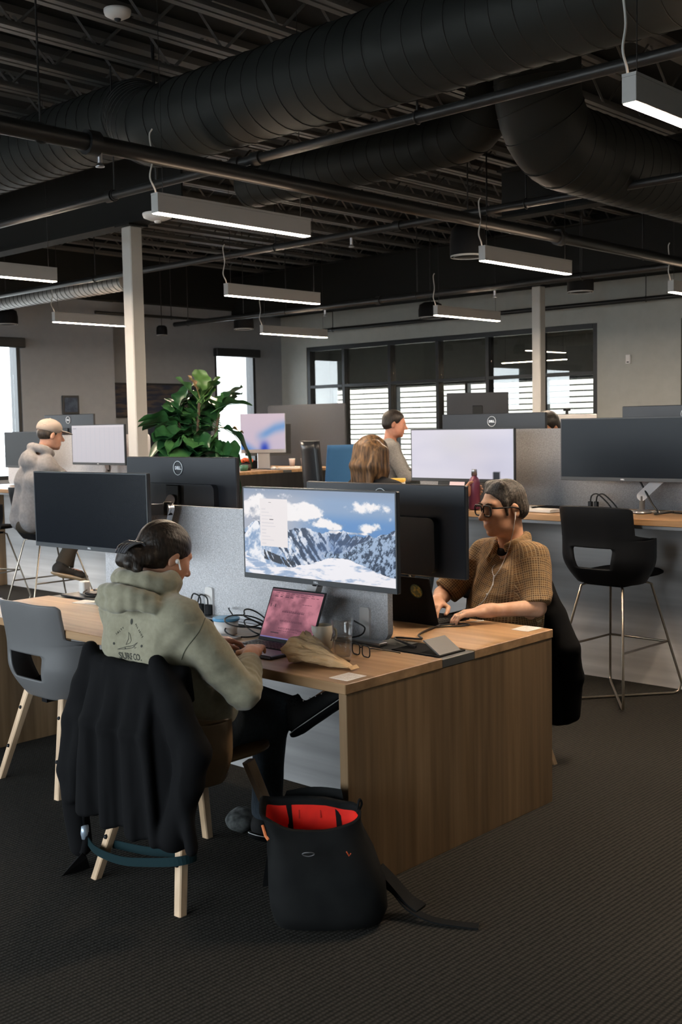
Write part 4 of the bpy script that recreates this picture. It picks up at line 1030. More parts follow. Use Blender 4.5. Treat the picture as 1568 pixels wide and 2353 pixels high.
def person(label, J, fwd, skin, top_mat, pants_mat, shoe_mat, h=.006, sleeve='long', hR=None, hs=1.0, curlL=(.35, .45, .3), curlR=(.35, .45, .3), palmL=(0, 0, -1), palmR=(0, 0, -1), top_r=1.0, fold=.006, top_name='sweater', extra=None, hidden_legs=False, sole_mat=None, belly=0.0, thumbR=None, thumbL=None):
    """J: world joints. Returns the person object (one continuous body mesh) with clothing children"""
    f = unit([fwd[0], fwd[1], 0]); l = np.array([-f[1], f[0], 0.]); up = np.array([0, 0, 1.])
    J = {k: np.array(v, float) for k, v in J.items()}
    pts = np.array(list(J.values())); lo = pts.min(0)-.20; hi = pts.max(0)+.20; lo[2] = max(lo[2], -.02)
    S = Sdf(lo, hi, h); hc = J['head']; head_sdf(S, hc, hR, hs)
    S.cap(J['neck']-up*.03, hc+hR@(np.array([-.028, 0, -.055])*hs), .058*hs, .052*hs, .03)
    for sgn in (-1, 1): S.cap(J['pelvis']+l*sgn*.07, J['chest']+l*sgn*.075, .085, .09, .04)
    S.cap(J['shL'], J['shR'], .05, None, .05)
    for sd in 'LR':
        S.cap(J['sh'+sd], J['el'+sd], .044, .037, .02); S.cap(J['el'+sd], J['wr'+sd], .038, .026, .02)
        d = J['hd'+sd]-J['wr'+sd]; tdir = np.cross(up, unit(d))*(1 if sd == 'R' else -1)
        tt = thumbR if sd == 'R' else thumbL
        hand_sdf(S, J['wr'+sd], d, palmL if sd == 'L' else palmR, tdir if tt is None else tt, curlL if sd == 'L' else curlR, s=.96*hs)
        S.cap(J['hip'+sd], J['kn'+sd], .065, .05, .02); S.cap(J['kn'+sd], J['an'+sd], .048, .033, .02)
        S.cap(J['an'+sd], J['to'+sd], .022, .018, .02)
    body = bpy.data.objects.new('person', S.mesh('person', skin)); link(body); tag(body, label, 'person')
    def part(name, S2, m, par=body): return link(bpy.data.objects.new(name, S2.mesh(name, m)), par)
    # upper garment
    S = Sdf(lo, hi, h); g = top_r
    for sgn in (-1, 1):
        S.cap(J['pelvis']+l*sgn*.085+up*.02, J['chest']+l*sgn*.085, .112*g, .112*g, .05)
        S.cap(J['chest']+l*sgn*.08, J['chest']*.25+J['neck']*.75+l*sgn*.085, .108*g, .062*g, .05)
    if belly: S.ell(J['pelvis']*.45+J['chest']*.55+f*.05-up*.02, (.11+belly, .13+belly, .15), np.stack([f, l, up], 1), .06)
    S.cap(J['shL'], J['shR'], .066*g, None, .05)
    for sd in 'LR':
        S.cap(J['sh'+sd], J['el'+sd] if sleeve == 'long' else J['sh'+sd]*.12+J['el'+sd]*.88, .070*g, (.058 if sleeve == 'long' else .066)*g, .03)
        if sleeve == 'long':
            we = J['wr'+sd]+(J['el'+sd]-J['wr'+sd])*.22
            S.cap(J['el'+sd], we, .058*g, .040*g, .02)
    if extra: extra(S, J, f, l, up)
    if fold: S.displace(folds(fold))
    # neck and sleeve openings
    S.cap(J['neck']-up*.01, hc+hR@np.array([-.02, 0, -.05]), .060*hs, .056*hs, .008, True)
    if sleeve != 'long':
        for sd in 'LR':
            e = J['sh'+sd]*.12+J['el'+sd]*.88; d = unit(J['el'+sd]-J['sh'+sd]); S.box(e+d*.075, (.06, .12, .12), np.stack([d, *[unit(np.cross(d, q)) for q in (l, np.cross(d, l))]], 1), .002, .004, True)
    else:
        for sd in 'LR':
            d = unit(J['wr'+sd]-J['el'+sd]); e = J['wr'+sd]-d*.055; q = unit(np.cross(d, up)); S.box(e+d*.05, (.05, .07, .07), np.stack([d, q, np.cross(d, q)], 1), .002, .004, True)
    topo = part(top_name, S, top_mat)
    # trousers
    S = Sdf(lo, hi, max(h, .006))
    for sgn, sd in ((1, 'L'), (-1, 'R')):
        S.cap(J['pelvis']+l*sgn*.07, J['hip'+sd], .105, .10, .05); S.cap(J['hip'+sd], J['kn'+sd], .092, .070, .04); S.cap(J['kn'+sd], J['an'+sd]+(J['kn'+sd]-J['an'+sd])*.10, .068, .060, .025)
        d = unit(J['an'+sd]-J['kn'+sd]); e = J['an'+sd]-d*.03; q = unit(np.cross(d, l if abs(np.dot(d, l)) < .8 else up)); S.box(e+d*.08, (.08, .09, .09), np.stack([d, q, np.cross(d, q)], 1), .002, .004, True)
    S.displace(folds(.005)); part('trousers', S, pants_mat)
    for sd in 'LR':
        a, t_ = J['an'+sd], J['to'+sd]; d = unit(t_-a*np.array([1, 1, 1])); sn = J.get('sole'+sd, np.array([0, 0, -1.])); sn = unit(sn-d*np.dot(sn, d)); q = np.cross(sn, d)
        lo2 = np.minimum(a, t_)-.14; hi2 = np.maximum(a, t_)+.14
        Rs = np.stack([d, q, sn], 1); Lh = np.linalg.norm(t_-a)/2; mid_ = a*.5+t_*.5
        S = Sdf(lo2, hi2, .005); S.ell(a+sn*.012-d*.022, (.046, .041, .050), Rs, .02); S.cap(a+sn*.012, t_+sn*.018, .040, .030, .03); S.ell(t_+sn*.030+d*.018, (.052, .044, .026), Rs, .02); S.cap(a, a-sn*.05, .040, .042, .02); S.cap(a-sn*.03, a-sn*.12, .036, None, .006, True)
        sh = part('shoe', S, shoe_mat)
        S = Sdf(lo2, hi2, .004)
        for e_, r_ in ((a-d*.022, (.048, .043, .016)), (t_+d*.020, (.056, .048, .016)), (mid_, (Lh+.05, .044, .015))): S.ell(e_+sn*.056, r_, Rs, .012)
        S.box(mid_+sn*.056, (Lh+.03, .041, .012), Rs, .010, .012); so = part('sole', S, sole_mat or M_blackmat, sh)
        ol = rrect(2*Lh+.134, .092, .044, 6); c_ = mid_+sn*.050; MB().tube([Vector(c_+d*x+q*y) for x, y in ol], .0018, 5, closed=True).build('foxing_stripe', M_white, so)
        b = MB()
        for i in range(4):
            c0 = a*(.70-.16*i)+t_*(.30+.16*i)-sn*(.025-.006*i); b.tube([c0-q*.022, c0-sn*.004, c0+q*.022], .0028, 5)
        b.build('laces', M_white, sh)
    return body, topo
def eyes(body, c, R, s=1.0, iris=(0.03, 0.05, 0.06)):
    for y in (-1, 1):
        p = np.array(c)+R@(np.array([.0755, y*.031, .001])*s); e = MB()
        e.lathe([(0, -.0115), (.006, -.0098), (.0098, -.006), (.0115, 0), (.0098, .006), (.006, .0098), (0, .0115)], n=14, mat=Matrix.Translation(p) @ Matrix(R.tolist()).to_4x4()).build('eye', M_eye, body)
        q = np.array(c)+R@(np.array([.0755+.0108, y*.031, .001])*s)
        b = MB(); b.lathe([(0, .001), (.005, .0005), (.0055, -.001)], n=14, mat=Matrix.Translation(q) @ Matrix(R.tolist()).to_4x4() @ Matrix.Rotation(H90, 4, 'Y')); b.build('iris', mat('dark_iris', iris, .2), body)
M_eye = mat('eye_white', (0.62, 0.58, 0.55), 0.25)
def hair_mat(name, c1, c2, st=(1, 1, .18), sc=90):
    return mat(name, c1, .45, noise=(sc, st, 4, .36, .66), col2=c2, bump=(sc*1.4, st, .7, .004), spec=.4)
def skin_mat(name, c, c2): return mat(name, c, .5, noise=(26, (1, 1, 1), 4, .35, .7), col2=c2, bump=(300, (1, 1, 1), .08, .001), spec=.4)

# ------------------------------------------------------------------ woman in the sage hoodie
RA = frame((1, -.12), .42, 0)
JA = dict(head=(2.395, 3.06, 1.163), neck=(2.325, 3.08, 1.035), chest=(2.355, 3.085, .87), pelvis=(2.50, 3.09, .575), shL=(2.35, 3.255, .975), shR=(2.335, 2.915, .965),
          elL=(2.52, 3.42, .745), wrL=(2.77, 3.27, .79), hdL=(2.87, 3.235, .775), elR=(2.485, 2.785, .718), wrR=(2.652, 2.918, .800), hdR=(2.76, 3.0, .812),
          hipL=(2.51, 3.19, .555), hipR=(2.51, 2.99, .555), knR=(2.84, 3.03, .50), anR=(2.85, 3.07, .10), toR=(2.98, 3.07, .055), knL=(2.78, 3.42, .60), anL=(2.915, 2.955, .525), toL=(3.005, 2.87, .605), soleL=(.25, -.72, -.62))
M_hoodie = mat('sage_fleece', (0.235, 0.218, 0.152), .95, noise=(60, (1, 1, 1), 4, .3, .7), col2=(0.285, 0.266, 0.19), bump=(420, (1, 1, 1), .25, .002), sheen=.25)
M_jeans = mat('dark_denim', (0.022, 0.032, 0.044), .85, noise=(160, (1, 1, .3), 3, .35, .7), col2=(0.038, 0.054, 0.072), bump=(500, (1, 1, 1), .2, .001))
M_skinA = skin_mat('warm_skin', (0.46, 0.22, 0.13), (0.54, 0.28, 0.18))
def hoodA(S, J, f, l, up):
    n = J['neck']
    ring = [n+f*.080*math.cos(a)+l*.096*math.sin(a)+up*(.050-.012*math.cos(a)) for a in [2*math.pi*k/14 for k in range(15)]]
    for a, b in zip(ring, ring[1:]): S.cap(a, b, .034, None, .015)
    ring = [n-f*.06+f*.075*math.cos(a)+l*.118*math.sin(a)+up*(.005-.025*math.cos(a)) for a in [math.pi*(.42+1.16*k/10) for k in range(11)]]
    for i, (a, b) in enumerate(zip(ring, ring[1:])): S.cap(a, b, .028*math.sin(math.pi*(.16+.68*i/10)), .028*math.sin(math.pi*(.16+.68*(i+1)/10)), .008)
    ring = [n-f*.050+f*.085*math.cos(a)+l*.145*math.sin(a)-up*(.022+.012*math.cos(a)) for a in [math.pi*(.50+1.0*k/10) for k in range(11)]]
    for i, (a, b) in enumerate(zip(ring, ring[1:])): S.cap(a, b, .024*math.sin(math.pi*(.10+.80*i/10)), .024*math.sin(math.pi*(.10+.80*(i+1)/10)), .016)
    nz_ = n[2]; S.displace(lambda x, y, z: np.where(z > nz_-.07, .012*noise3(x*16, y*16+z*10, z*34), 0), .05)
    def arm_folds(x, y, z):
        out = np.zeros_like(x)
        for sd in 'LR':
            for p0, p1, c0, wd in ((J['el'+sd], J['wr'+sd], .02, .09), (J['el'+sd], J['sh'+sd], .03, .10), (J['sh'+sd], J['el'+sd], .03, .07)):
                d = p1-p0; Ld = np.linalg.norm(d); d = d/Ld; px, py, pz = x-p0[0], y-p0[1], z-p0[2]; t = px*d[0]+py*d[1]+pz*d[2]
                r2 = px**2+py**2+pz**2-t**2; w = np.exp(-((t-c0)/wd)**2)*np.exp(-np.maximum(r2, 0)/.012)
                out += .0045*w*np.sin(2*np.pi*(t+.11*noise3(x*8, y*8, z*8)+.3*pz)/.062)*(.6+1.6*noise3(x*11+4, y*11, z*11))
        return out
    S.displace(arm_folds, .05)
    # bunched cuffs
    for sd in 'LR':
        d = unit(J['wr'+sd]-J['el'+sd])
        for i in range(4):
            c = J['wr'+sd]-d*(.09+.028*i); S.ell(c, np.array([.014, .046+.004*i, .046+.004*i]), np.stack([d, unit(np.cross(d, up)), unit(np.cross(d, np.cross(d, up)))], 1), .014)
A, hoodie = person('woman in a sage green hoodie with hair bun typing on a laptop', JA, (1, 0), M_skinA, M_hoodie, M_jeans, mat('black_canvas_shoe', (0.012, 0.012, 0.013), .8), h=.005, hR=RA, hs=.95, extra=hoodA, fold=.008, top_r=1.06, top_name='hoodie', curlR=(.30, .5, .35), curlL=(.3, .5, .35))
Hd = np.array(JA['head'])
def hairA():
    S = Sdf(Hd-.27, Hd+.2, .004); P = lambda x, y, z: Hd+RA@(np.array([x, y, z])*.95)
    S.ell(P(-.018, 0, .036), (.100, .081, .086), RA, .02); S.ell(P(-.045, 0, -.012), (.068, .077, .06), RA, .03)
    S.ell(P(.10, 0, -.05), (.095, .10, .082), RA, .02, True)
    for y in (-1, 1): S.ell(P(.002, y*.085, -.03), (.030, .03, .034), RA, .012, True)
    S.ell(P(-.128, .005, -.040), (.046, .058, .042), RA, .018); S.cap(P(-.09, .05, -.045), P(-.15, .02, -.07), .030, .022, .015); S.cap(P(-.09, -.05, -.03), P(-.145, -.03, -.075), .030, .022, .015)
    S.cap(P(-.16, .03, -.03), P(-.12, -.05, -.085), .018, .018, .01)
    q = RA.T
    def strands(x, y, z):
        L_ = np.stack([x-Hd[0], y-Hd[1], z-Hd[2]]); lx, ly, lz = q@L_
        return .0022*noise3(np.arctan2(ly, lz+.02)*16, lx*9, ly*3)+.003*noise3(lx*26, ly*26, lz*26)
    S.displace(strands); return S.mesh('hair', hair_mat('dark_brown_hair', (0.010, 0.007, 0.005), (0.030, 0.019, 0.013)))
hA = link(bpy.data.objects.new('hair', hairA()), A)
b = MB(); cP = lambda x, y, z: Vector(Hd+RA@(np.array([x, y, z])*.95))
for i in range(5):
    y = -.035+.0175*i; b.tube(spline([cP(-.105, y, .0), cP(-.135, y*1.1, .006), cP(-.168, y, -.02), cP(-.178, y*.8, -.05)], 4), .0045, 6)
b.tube([cP(-.105, -.045, .0), cP(-.105, .045, .0)], .006, 6); b.build('hair_claw', mat('smoky_clear_plastic', (.10, .10, .11), .15, spec=.8), hA)
e = Hd+RA@(np.array([.004, -.083, -.012])*.95)
b = MB(); b.lathe([(0, .008), (.005, .007), (.008, .002), (.008, -.004), (.004, -.008), (0, -.009)], c=tuple(e), n=12); b.tube([Vector(e)+Vector((0.004, -.003, -.002)), Vector(e)+Vector((.010, -.004, -.030))], .0032, 6)
b.build('earbud', M_white, A)
eyes(A, Hd, RA, .95)
# print on the back of the hoodie, laid onto the cloth
dgv = [v.co.copy() for v in hoodie.data.vertices]; hoodie_bvh = BVHTree.FromPolygons(dgv, [tuple(p.vertices) for p in hoodie.data.polygons])
def on_hoodie(x, y, lift=.0012):
    d = Vector(_r*((x-784)/2584)-_u*((y-1176.5)/2584)+_f).normalized(); h_ = hoodie_bvh.ray_cast(Vector((0, 0, EYE)), d, 10); return h_[0]+h_[1]*lift if h_[0] else None
sm_ = [p for p in (on_hoodie(471+(418-471)*k/12+4*math.sin(k*.5), 1420+(1515-1420)*k/12) for k in range(13)) if p]
if len(sm_) > 3: MB().tube(sm_, .0016, 5).build('sleeve_seam', mat('seam_thread', (.12, .12, .085), .9), hoodie)
M_print = mat('dark_screen_print', (0.045, 0.045, 0.038), .9)
def lay_on(me, name, org, xdir, ydir, ndir, offs=.0012):
    """project flat artwork (local xy) onto the hoodie along -ndir"""
    ox, xd, yd, nd = Vector(org), Vector(xdir).normalized(), Vector(ydir).normalized(), Vector(ndir).normalized()
    for v in me.vertices:
        p = ox+xd*v.co.x+yd*v.co.y+nd*.25; hit = hoodie_bvh.ray_cast(p, -nd, .6)
        v.co = hit[0]+nd*(offs+v.co.z) if hit[0] is not None else p-nd*.25
    return mesh_obj(name, me, M_print, hoodie)
# the print faces back and to the wearer's right
ND = Vector((-.93, -.26, .22)).normalized(); XD = Vector((0, 0, 1)).cross(ND).normalized(); YD = ND.cross(XD)
PO = Vector((2.20, 3.09, .893))+XD*.03
lay_on(text_mesh('SURF CO.', .030, .0003, bold=.0004), 'lettering', PO-YD*.047+XD*.010, XD, YD, ND)
lay_on(text_mesh('A L L   A B I D E', .0095, .0003), 'lettering', PO+XD*.048+YD*.042, (XD*.75-YD*.66), (YD*.75+XD*.66), ND)
lay_on(text_mesh('S A L T Y', .0095, .0003), 'lettering', PO-XD*.052+YD*.036, (XD*.75+YD*.66), (YD*.75-XD*.66), ND)
def art(tubes=(), discs=()):
    b = MB()
    for pts, r in tubes: b.ribbon([(x, y, 0) for x, y in pts], (0, 0, 1), .0006, r)
    for c, r, ry in discs: b.prism([(c[0]+r*math.cos(a), c[1]+ry*math.sin(a)) for a in [2*math.pi*k/16 for k in range(16)]], -.0003, .0003)
    return b.mesh('artwork')
arc = lambda a0, a1, r, n=10: [(r*math.cos(math.radians(a0+(a1-a0)*k/n)), r*math.sin(math.radians(a0+(a1-a0)*k/n))-.01) for k in range(n+1)]
lay_on(art([([(-.055, -.030), (-.02, -.020), (.02, -.013), (.048, -.002)], .0018), ([(-.055, -.030), (-.02, -.027), (.02, -.020), (.048, -.002)], .0018), ([(-.018, -.012), (-.010, .008), (-.014, .030), (-.006, .024), (.006, .004), (.0, -.006), (-.018, -.012)], .0013), ([(.03, -.012), (.034, -.022), (.042, -.018)], .0014)], [((0, .066), .006, .010), ((.072, -.012), .0045, .0045), ((-.072, -.012), .0045, .0045), ((-.02, -.024), .0025, .0025)]), 'artwork', PO+YD*.004, XD, YD, ND)

# ------------------------------------------------------------------ bespectacled man in the checked shirt
RB = frame((-.93, .36), .08, 0)
JB = dict(head=(4.218, 2.925, 1.213), neck=(4.270, 2.915, 1.035), chest=(4.265, 2.915, .87), pelvis=(4.29, 2.99, .565), shL=(4.235, 2.775, .985), shR=(4.325, 3.09, .985),
          elL=(4.155, 2.705, .785), wrL=(3.925, 2.82, .790), hdL=(3.83, 2.90, .778), elR=(4.13, 3.21, .80), wrR=(3.95, 3.10, .80), hdR=(3.86, 3.06, .785),
          hipL=(4.25, 2.90, .55), hipR=(4.26, 3.09, .55), knL=(3.90, 2.76, .53), knR=(3.93, 3.02, .53), anL=(3.95, 2.76, .10), anR=(3.97, 3.02, .10), toL=(3.81, 2.77, .055), toR=(3.83, 3.03, .055))
def plaid():
    m = mat('brown_checked_cotton', (0.16, 0.085, 0.03), .85); nt = m.node_tree; N = nt.nodes; L = nt.links; p = N['Principled BSDF']
    tc = N.new('ShaderNodeAttribute'); tc.attribute_name = 'weave'; sp = N.new('ShaderNodeSeparateXYZ'); L.new(tc.outputs['Vector'], sp.inputs[0])
    def mth(op, a, b=0.0):
        k = N.new('ShaderNodeMath'); k.operation = op
        for i, x in enumerate((a, b)):
            if isinstance(x, (int, float)): k.inputs[i].default_value = x
            else: L.new(x, k.inputs[i])
        return k.outputs[0]
    lat = mth('ADD', sp.outputs[0], 10.0); zz = mth('ADD', sp.outputs[1], 10.0)
    def line(v, per, wd): return mth('LESS_THAN', mth('FRACT', mth('DIVIDE', v, per)), wd)
    fine = mth('MAXIMUM', line(lat, .0105, .22), line(zz, .0105, .22)); dark = mth('MAXIMUM', line(lat, .038, .30), line(zz, .038, .30))
    c = N.new('ShaderNodeMix'); c.data_type = 'RGBA'; c.inputs[6].default_value = (0.19, 0.100, 0.034, 1); c.inputs[7].default_value = (0.115, 0.063, 0.026, 1); L.new(dark, c.inputs[0])
    c2 = N.new('ShaderNodeMix'); c2.data_type = 'RGBA'; c2.inputs[7].default_value = (0.52, 0.37, 0.21, 1); L.new(c.outputs[2], c2.inputs[6]); L.new(mth('MULTIPLY', fine, .62), c2.inputs[0])
    L.new(c2.outputs[2], p.inputs['Base Color'])
    t = N.new('ShaderNodeTexNoise'); t.inputs['Scale'].default_value = 500; bp = N.new('ShaderNodeBump'); bp.inputs['Strength'].default_value = .2; bp.inputs['Distance'].default_value = .001
    L.new(t.outputs['Fac'], bp.inputs['Height']); L.new(bp.outputs[0], p.inputs['Normal']); return m
M_plaid = plaid()
M_skinB = skin_mat('ruddy_skin', (0.68, 0.36, 0.22), (0.78, 0.46, 0.31))
def collarB(S, J, f, l, up):
    n = J['neck']
    ring = [n+f*(.062*math.cos(a)+.004)+l*.074*math.sin(a)+up*(.030-.026*math.cos(a)) for a in [math.pi*(.16+1.68*k/16) for k in range(17)]]
    for a, b in zip(ring, ring[1:]): S.cap(a, b, .017, .017, .008); S.cap(a-up*.02, b-up*.02, .020, .020, .01)
    for s_ in (-1, 1): S.cap(n+f*.062+l*s_*.03-up*.0, n+f*.088+l*s_*.055-up*.055, .014, .008, .008)
B, shirt = person('man with glasses and white earphones in a brown checked shirt', JB, (-.97, .24), M_skinB, M_plaid, mat('dark_trousers', (.02, .02, .024), .9), mat('brown_shoe', (.05, .03, .02), .6), h=.0045, sleeve='short', hR=RB, hs=1.06, extra=collarB, fold=.012, top_r=1.02, top_name='shirt', belly=.02, curlL=(.25, .55, .4), curlR=(.3, .5, .4))
def weave_coords(o, J, f):
    """thread directions of the cloth: along/around the torso, and along/around each sleeve"""
    me = o.data; n = len(me.vertices); V = np.empty(n*3, np.float32); me.vertices.foreach_get('co', V); V = V.reshape(-1, 3).astype(float)
    J = {k: np.array(v, float) for k, v in J.items()}; ax = J['neck']-J['pelvis']; L_ = np.linalg.norm(ax); ax /= L_; f = unit((*f, 0)); f = unit(f-ax*np.dot(f, ax)); l = np.cross(ax, f)
    q = V-J['pelvis']; h_ = q@ax; a, b = q@f, q@l; r = np.hypot(a, b); th = np.arctan2(b, a)
    out = np.zeros((n, 3)); out[:, 0] = th*.135; out[:, 1] = h_-.85*r
    for sd in 'LR':
        s0, e = J['sh'+sd], J['el'+sd]; d = e-s0; Ls = np.linalg.norm(d); d /= Ls; p = V-s0; t = p@d; pr = p-np.outer(t, d); rr = np.linalg.norm(pr, axis=1)
        m = (rr < .095) & (t > .015) & (np.abs(b) > .12)
        x1 = unit(np.cross(d, [0, 0, 1.])); x2 = np.cross(d, x1); out[m, 0] = np.arctan2(pr[m]@x2, pr[m]@x1)*.066; out[m, 1] = t[m]
    at = me.attributes.new('weave', 'FLOAT_VECTOR', 'POINT'); at.data.foreach_set('vector', out.astype(np.float32).ravel())
weave_coords(shirt, JB, (-.97, .24))
HB = np.array(JB['head']); PB = lambda x, y, z: HB+RB@(np.array([x, y, z])*1.06); VB = lambda *a: Vector(PB(*a))
def hairB():
    S = Sdf(HB-.18, HB+.19, .0035)
    S.ell(PB(-.012, 0, .036), np.array((.098, .081, .087))*1.06, RB, .02); S.ell(PB(-.048, 0, -.012), np.array((.065, .079, .055))*1.06, RB, .03)
    S.cap(PB(.040, -.035, .100), PB(.036, .045, .106), .018, .020, .03)
    S.ell(PB(.122, 0, -.004), np.array((.082, .13, .090))*1.06, RB, .010, True); S.ell(PB(.03, 0, -.10), np.array((.12, .12, .075))*1.06, RB, .012, True)
    for y in (-1, 1):
        S.ell(PB(.004, y*.092, -.022), np.array((.030, .03, .036))*1.06, RB, .01, True); S.cap(PB(.030, y*.070, .03), PB(.028, y*.071, -.022), .011, .008, .01)
    q = RB.T
    def st(x, y, z):
        lx, ly, lz = q@np.stack([x-HB[0], y-HB[1], z-HB[2]])
        return +.0010*np.sin(lx*300+ly*110+26*noise3(lx*11, ly*11, lz*11))+.005*noise3(lx*24, ly*24, lz*24)
    S.displace(st); return S.mesh('hair', hair_mat('greying_brown_hair', (0.024, 0.019, 0.015), (0.090, 0.075, 0.062), (.35, 1, .5), 170))
hB = link(bpy.data.objects.new('hair', hairB()), B); eyes(B, HB, RB, 1.06)
b = MB()
for y in (-1, 1): b.tube(spline([PB(.094, y*.012, .024), PB(.096, y*.03, .030), PB(.088, y*.052, .026)], 4), [.003]*5+[.0035]*3+[.002], 6)
b.build('eyebrows', mat('brow_hair', (.05, .035, .025), .8), hB)
# glasses
g = MB()
for y in (-1, 1):
    rim = [VB(.108-.10*abs(dy+y*.0335)**1.5-.004, y*.0335+dy, .001+dz) for dy, dz in rrect(.054, .044, .014, 4)]
    g.tube(rim, .0036, 6, closed=True)
    g.tube([VB(.094, y*.060, .013), VB(.080, y*.078, .012), VB(.01, y*.088, .008), VB(-.02, y*.088, .0), VB(-.035, y*.084, -.018)], .0032, 6)
g.tube(spline([VB(.104, -.010, .006), VB(.110, 0, .010), VB(.104, .010, .006)], 4), .003, 6)
gl = g.build('glasses', M_black, B)
for y in (-1, 1):
    lens = MB(); c = [VB(.106-.10*abs(dy+y*.0335)**1.5-.004, y*.0335+dy, .001+dz) for dy, dz in rrect(.049, .039, .013, 4)]
    lens.add(c, [tuple(range(len(c)))]); lens.build('lens', pane_mat('spectacle_lens', (1, 1, 1), .0), gl)
# black undershirt at the neck, shirt buttons
fB = unit((-.97, .24, 0)); lB = np.array([-fB[1], fB[0], 0]); nB = np.array(JB['neck'])
S = Sdf(nB-.12, nB+.12, .004); S.ell(nB+fB*.024-np.array((0, 0, .024)), (.050, .052, .034), None, .01); S.cap(nB-np.array((0, 0, .02)), HB+RB@np.array([-.02, 0, -.06]), .052, .05, .004, True); link(bpy.data.objects.new('undershirt', S.mesh('undershirt', M_blackmat)), B)
sb = BVHTree.FromPolygons([v.co.copy() for v in shirt.data.vertices], [tuple(p.vertices) for p in shirt.data.polygons])
def on_shirt(z, side=0.0, off=.002):
    o = Vector(nB+fB*.5+lB*side); o.z = z; h_ = sb.ray_cast(o, Vector(-fB), 1.0); return (h_[0]+Vector(fB)*off) if h_[0] else o
for z in (.985, .905, .825):
    p = on_shirt(z); MB().lathe([(0, .003), (.004, .003), (.0055, .0015), (.0055, 0)], n=12, mat=Matrix.Translation(p) @ Vector(fB).to_track_quat('Z', 'Y').to_matrix().to_4x4()).build('button', M_white, shirt)
S_ = [VB(-.002, .088, -.014), VB(.008, .094, -.045)]
ear = MB(); ear.tube(S_, [.0035, .0025], 8); ear.tube(spline([S_[1], VB(.02, .088, -.10), on_shirt(1.03, .055, .006), on_shirt(.985, .028, .004), on_shirt(.94, .035, .004), on_shirt(.90, .005, .004), on_shirt(.865, .012, .004)], 6), .0016, 6)
ear.tube(spline([Vector(nB+fB*.085+np.array((0, 0, .03)))-Vector(lB)*.02, on_shirt(1.0, -.012, .005), on_shirt(.95, -.02, .004), on_shirt(.90, .0, .004), on_shirt(.86, .008, .004), on_shirt(.80, -.005, .004), on_shirt(.775, -.03, .004)], 6), .0016, 6)
ear.build('earphone_cord', M_white, B)
MB().tube([Vector(np.array(JB['wrL'])+unit(np.array(JB['hdL'])-JB['wrL'])*.105+np.array((0, 0, -.004)))+Vector((.0105*math.cos(a)*.7, .0105*math.cos(a)*.7, .0105*math.sin(a))) for a in [2*math.pi*k/16 for k in range(16)]], .0022, 6, closed=True).build('ring', M_alu, B)

# ------------------------------------------------------------------ long haired woman reaching for a bottle
RC = frame((.95, -.3), .22, 0)
JC = dict(head=(5.255, 4.605, 1.405), neck=(5.235, 4.61, 1.265), chest=(5.235, 4.615, 1.10), pelvis=(5.24, 4.63, .835), shL=(5.29, 4.78, 1.195), shR=(5.22, 4.445, 1.19), elL=(5.50, 4.86, 1.10), wrL=(5.72, 4.72, 1.095), hdL=(5.82, 4.70, 1.085),
          elR=(5.46, 4.34, 1.115), wrR=(5.67, 4.225, 1.165), hdR=(5.77, 4.20, 1.18), hipL=(5.28, 4.72, .83), hipR=(5.28, 4.54, .83), knL=(5.66, 4.70, .80), knR=(5.66, 4.50, .80), anL=(5.56, 4.68, .38), anR=(5.56, 4.52, .38), toL=(5.68, 4.68, .345), toR=(5.68, 4.52, .345))
M_blackknit = mat('black_knit', (.010, .010, .012), .95); M_skinC = skin_mat('tan_skin', (0.40, 0.19, 0.11), (0.48, 0.25, 0.16))
Cp, _ = person('long haired woman in black reaching for a purple bottle', JC, (.97, -.25), M_skinC, M_blackknit, M_jeans, M_blackmat, h=.007, hR=RC, hs=.95, curlR=(.75, .8, .5), palmR=(.35, -.94, 0), thumbR=(0, 0, 1), fold=.006)
HC = np.array(JC['head']); PC = lambda x, y, z: HC+RC@np.array([x, y, z])
def hairC():
    S = Sdf(HC-.32, HC+.18, .005); S.ell(PC(-.02, 0, .03), (.108, .092, .095), RC, .03)
    for k in range(13):
        a = math.radians(-118+236*k/12); x, y = -.02-.085*math.cos(a), .090*math.sin(a); dl = .205+.02*math.sin(k*2.1)
        w = .014*math.sin(k*1.7)
        S.cap(PC(x, y, .03), HC+np.array([0, 0, 0])+RC@np.array([x*1.15, y*1.12+w, -.03])+np.array([0, 0, -.05]), .030, .030, .02)
        p = HC+RC@np.array([x*1.15, y*1.12+w, -.03])+np.array([0, 0, -.05]); S.cap(p, p+np.array([.010*math.cos(k*3), .012*math.sin(k*5), -dl+.08]), .029, .017, .02)
    S.ell(PC(.11, 0, -.03), (.09, .07, .12), RC, .02, True)
    S.displace(lambda x, y, z: .004*np.sin((x*80+y*95)+5*noise3(x*9, y*9, z*5))+.004*noise3(x*30, y*30, z*8)); return S.mesh('hair', hair_mat('honey_brown_hair', (0.035, 0.020, 0.012), (0.21, 0.118, 0.056), (1, 1, .12), 55))
link(bpy.data.objects.new('hair', hairC()), Cp); eyes(Cp, HC, RC, .95)

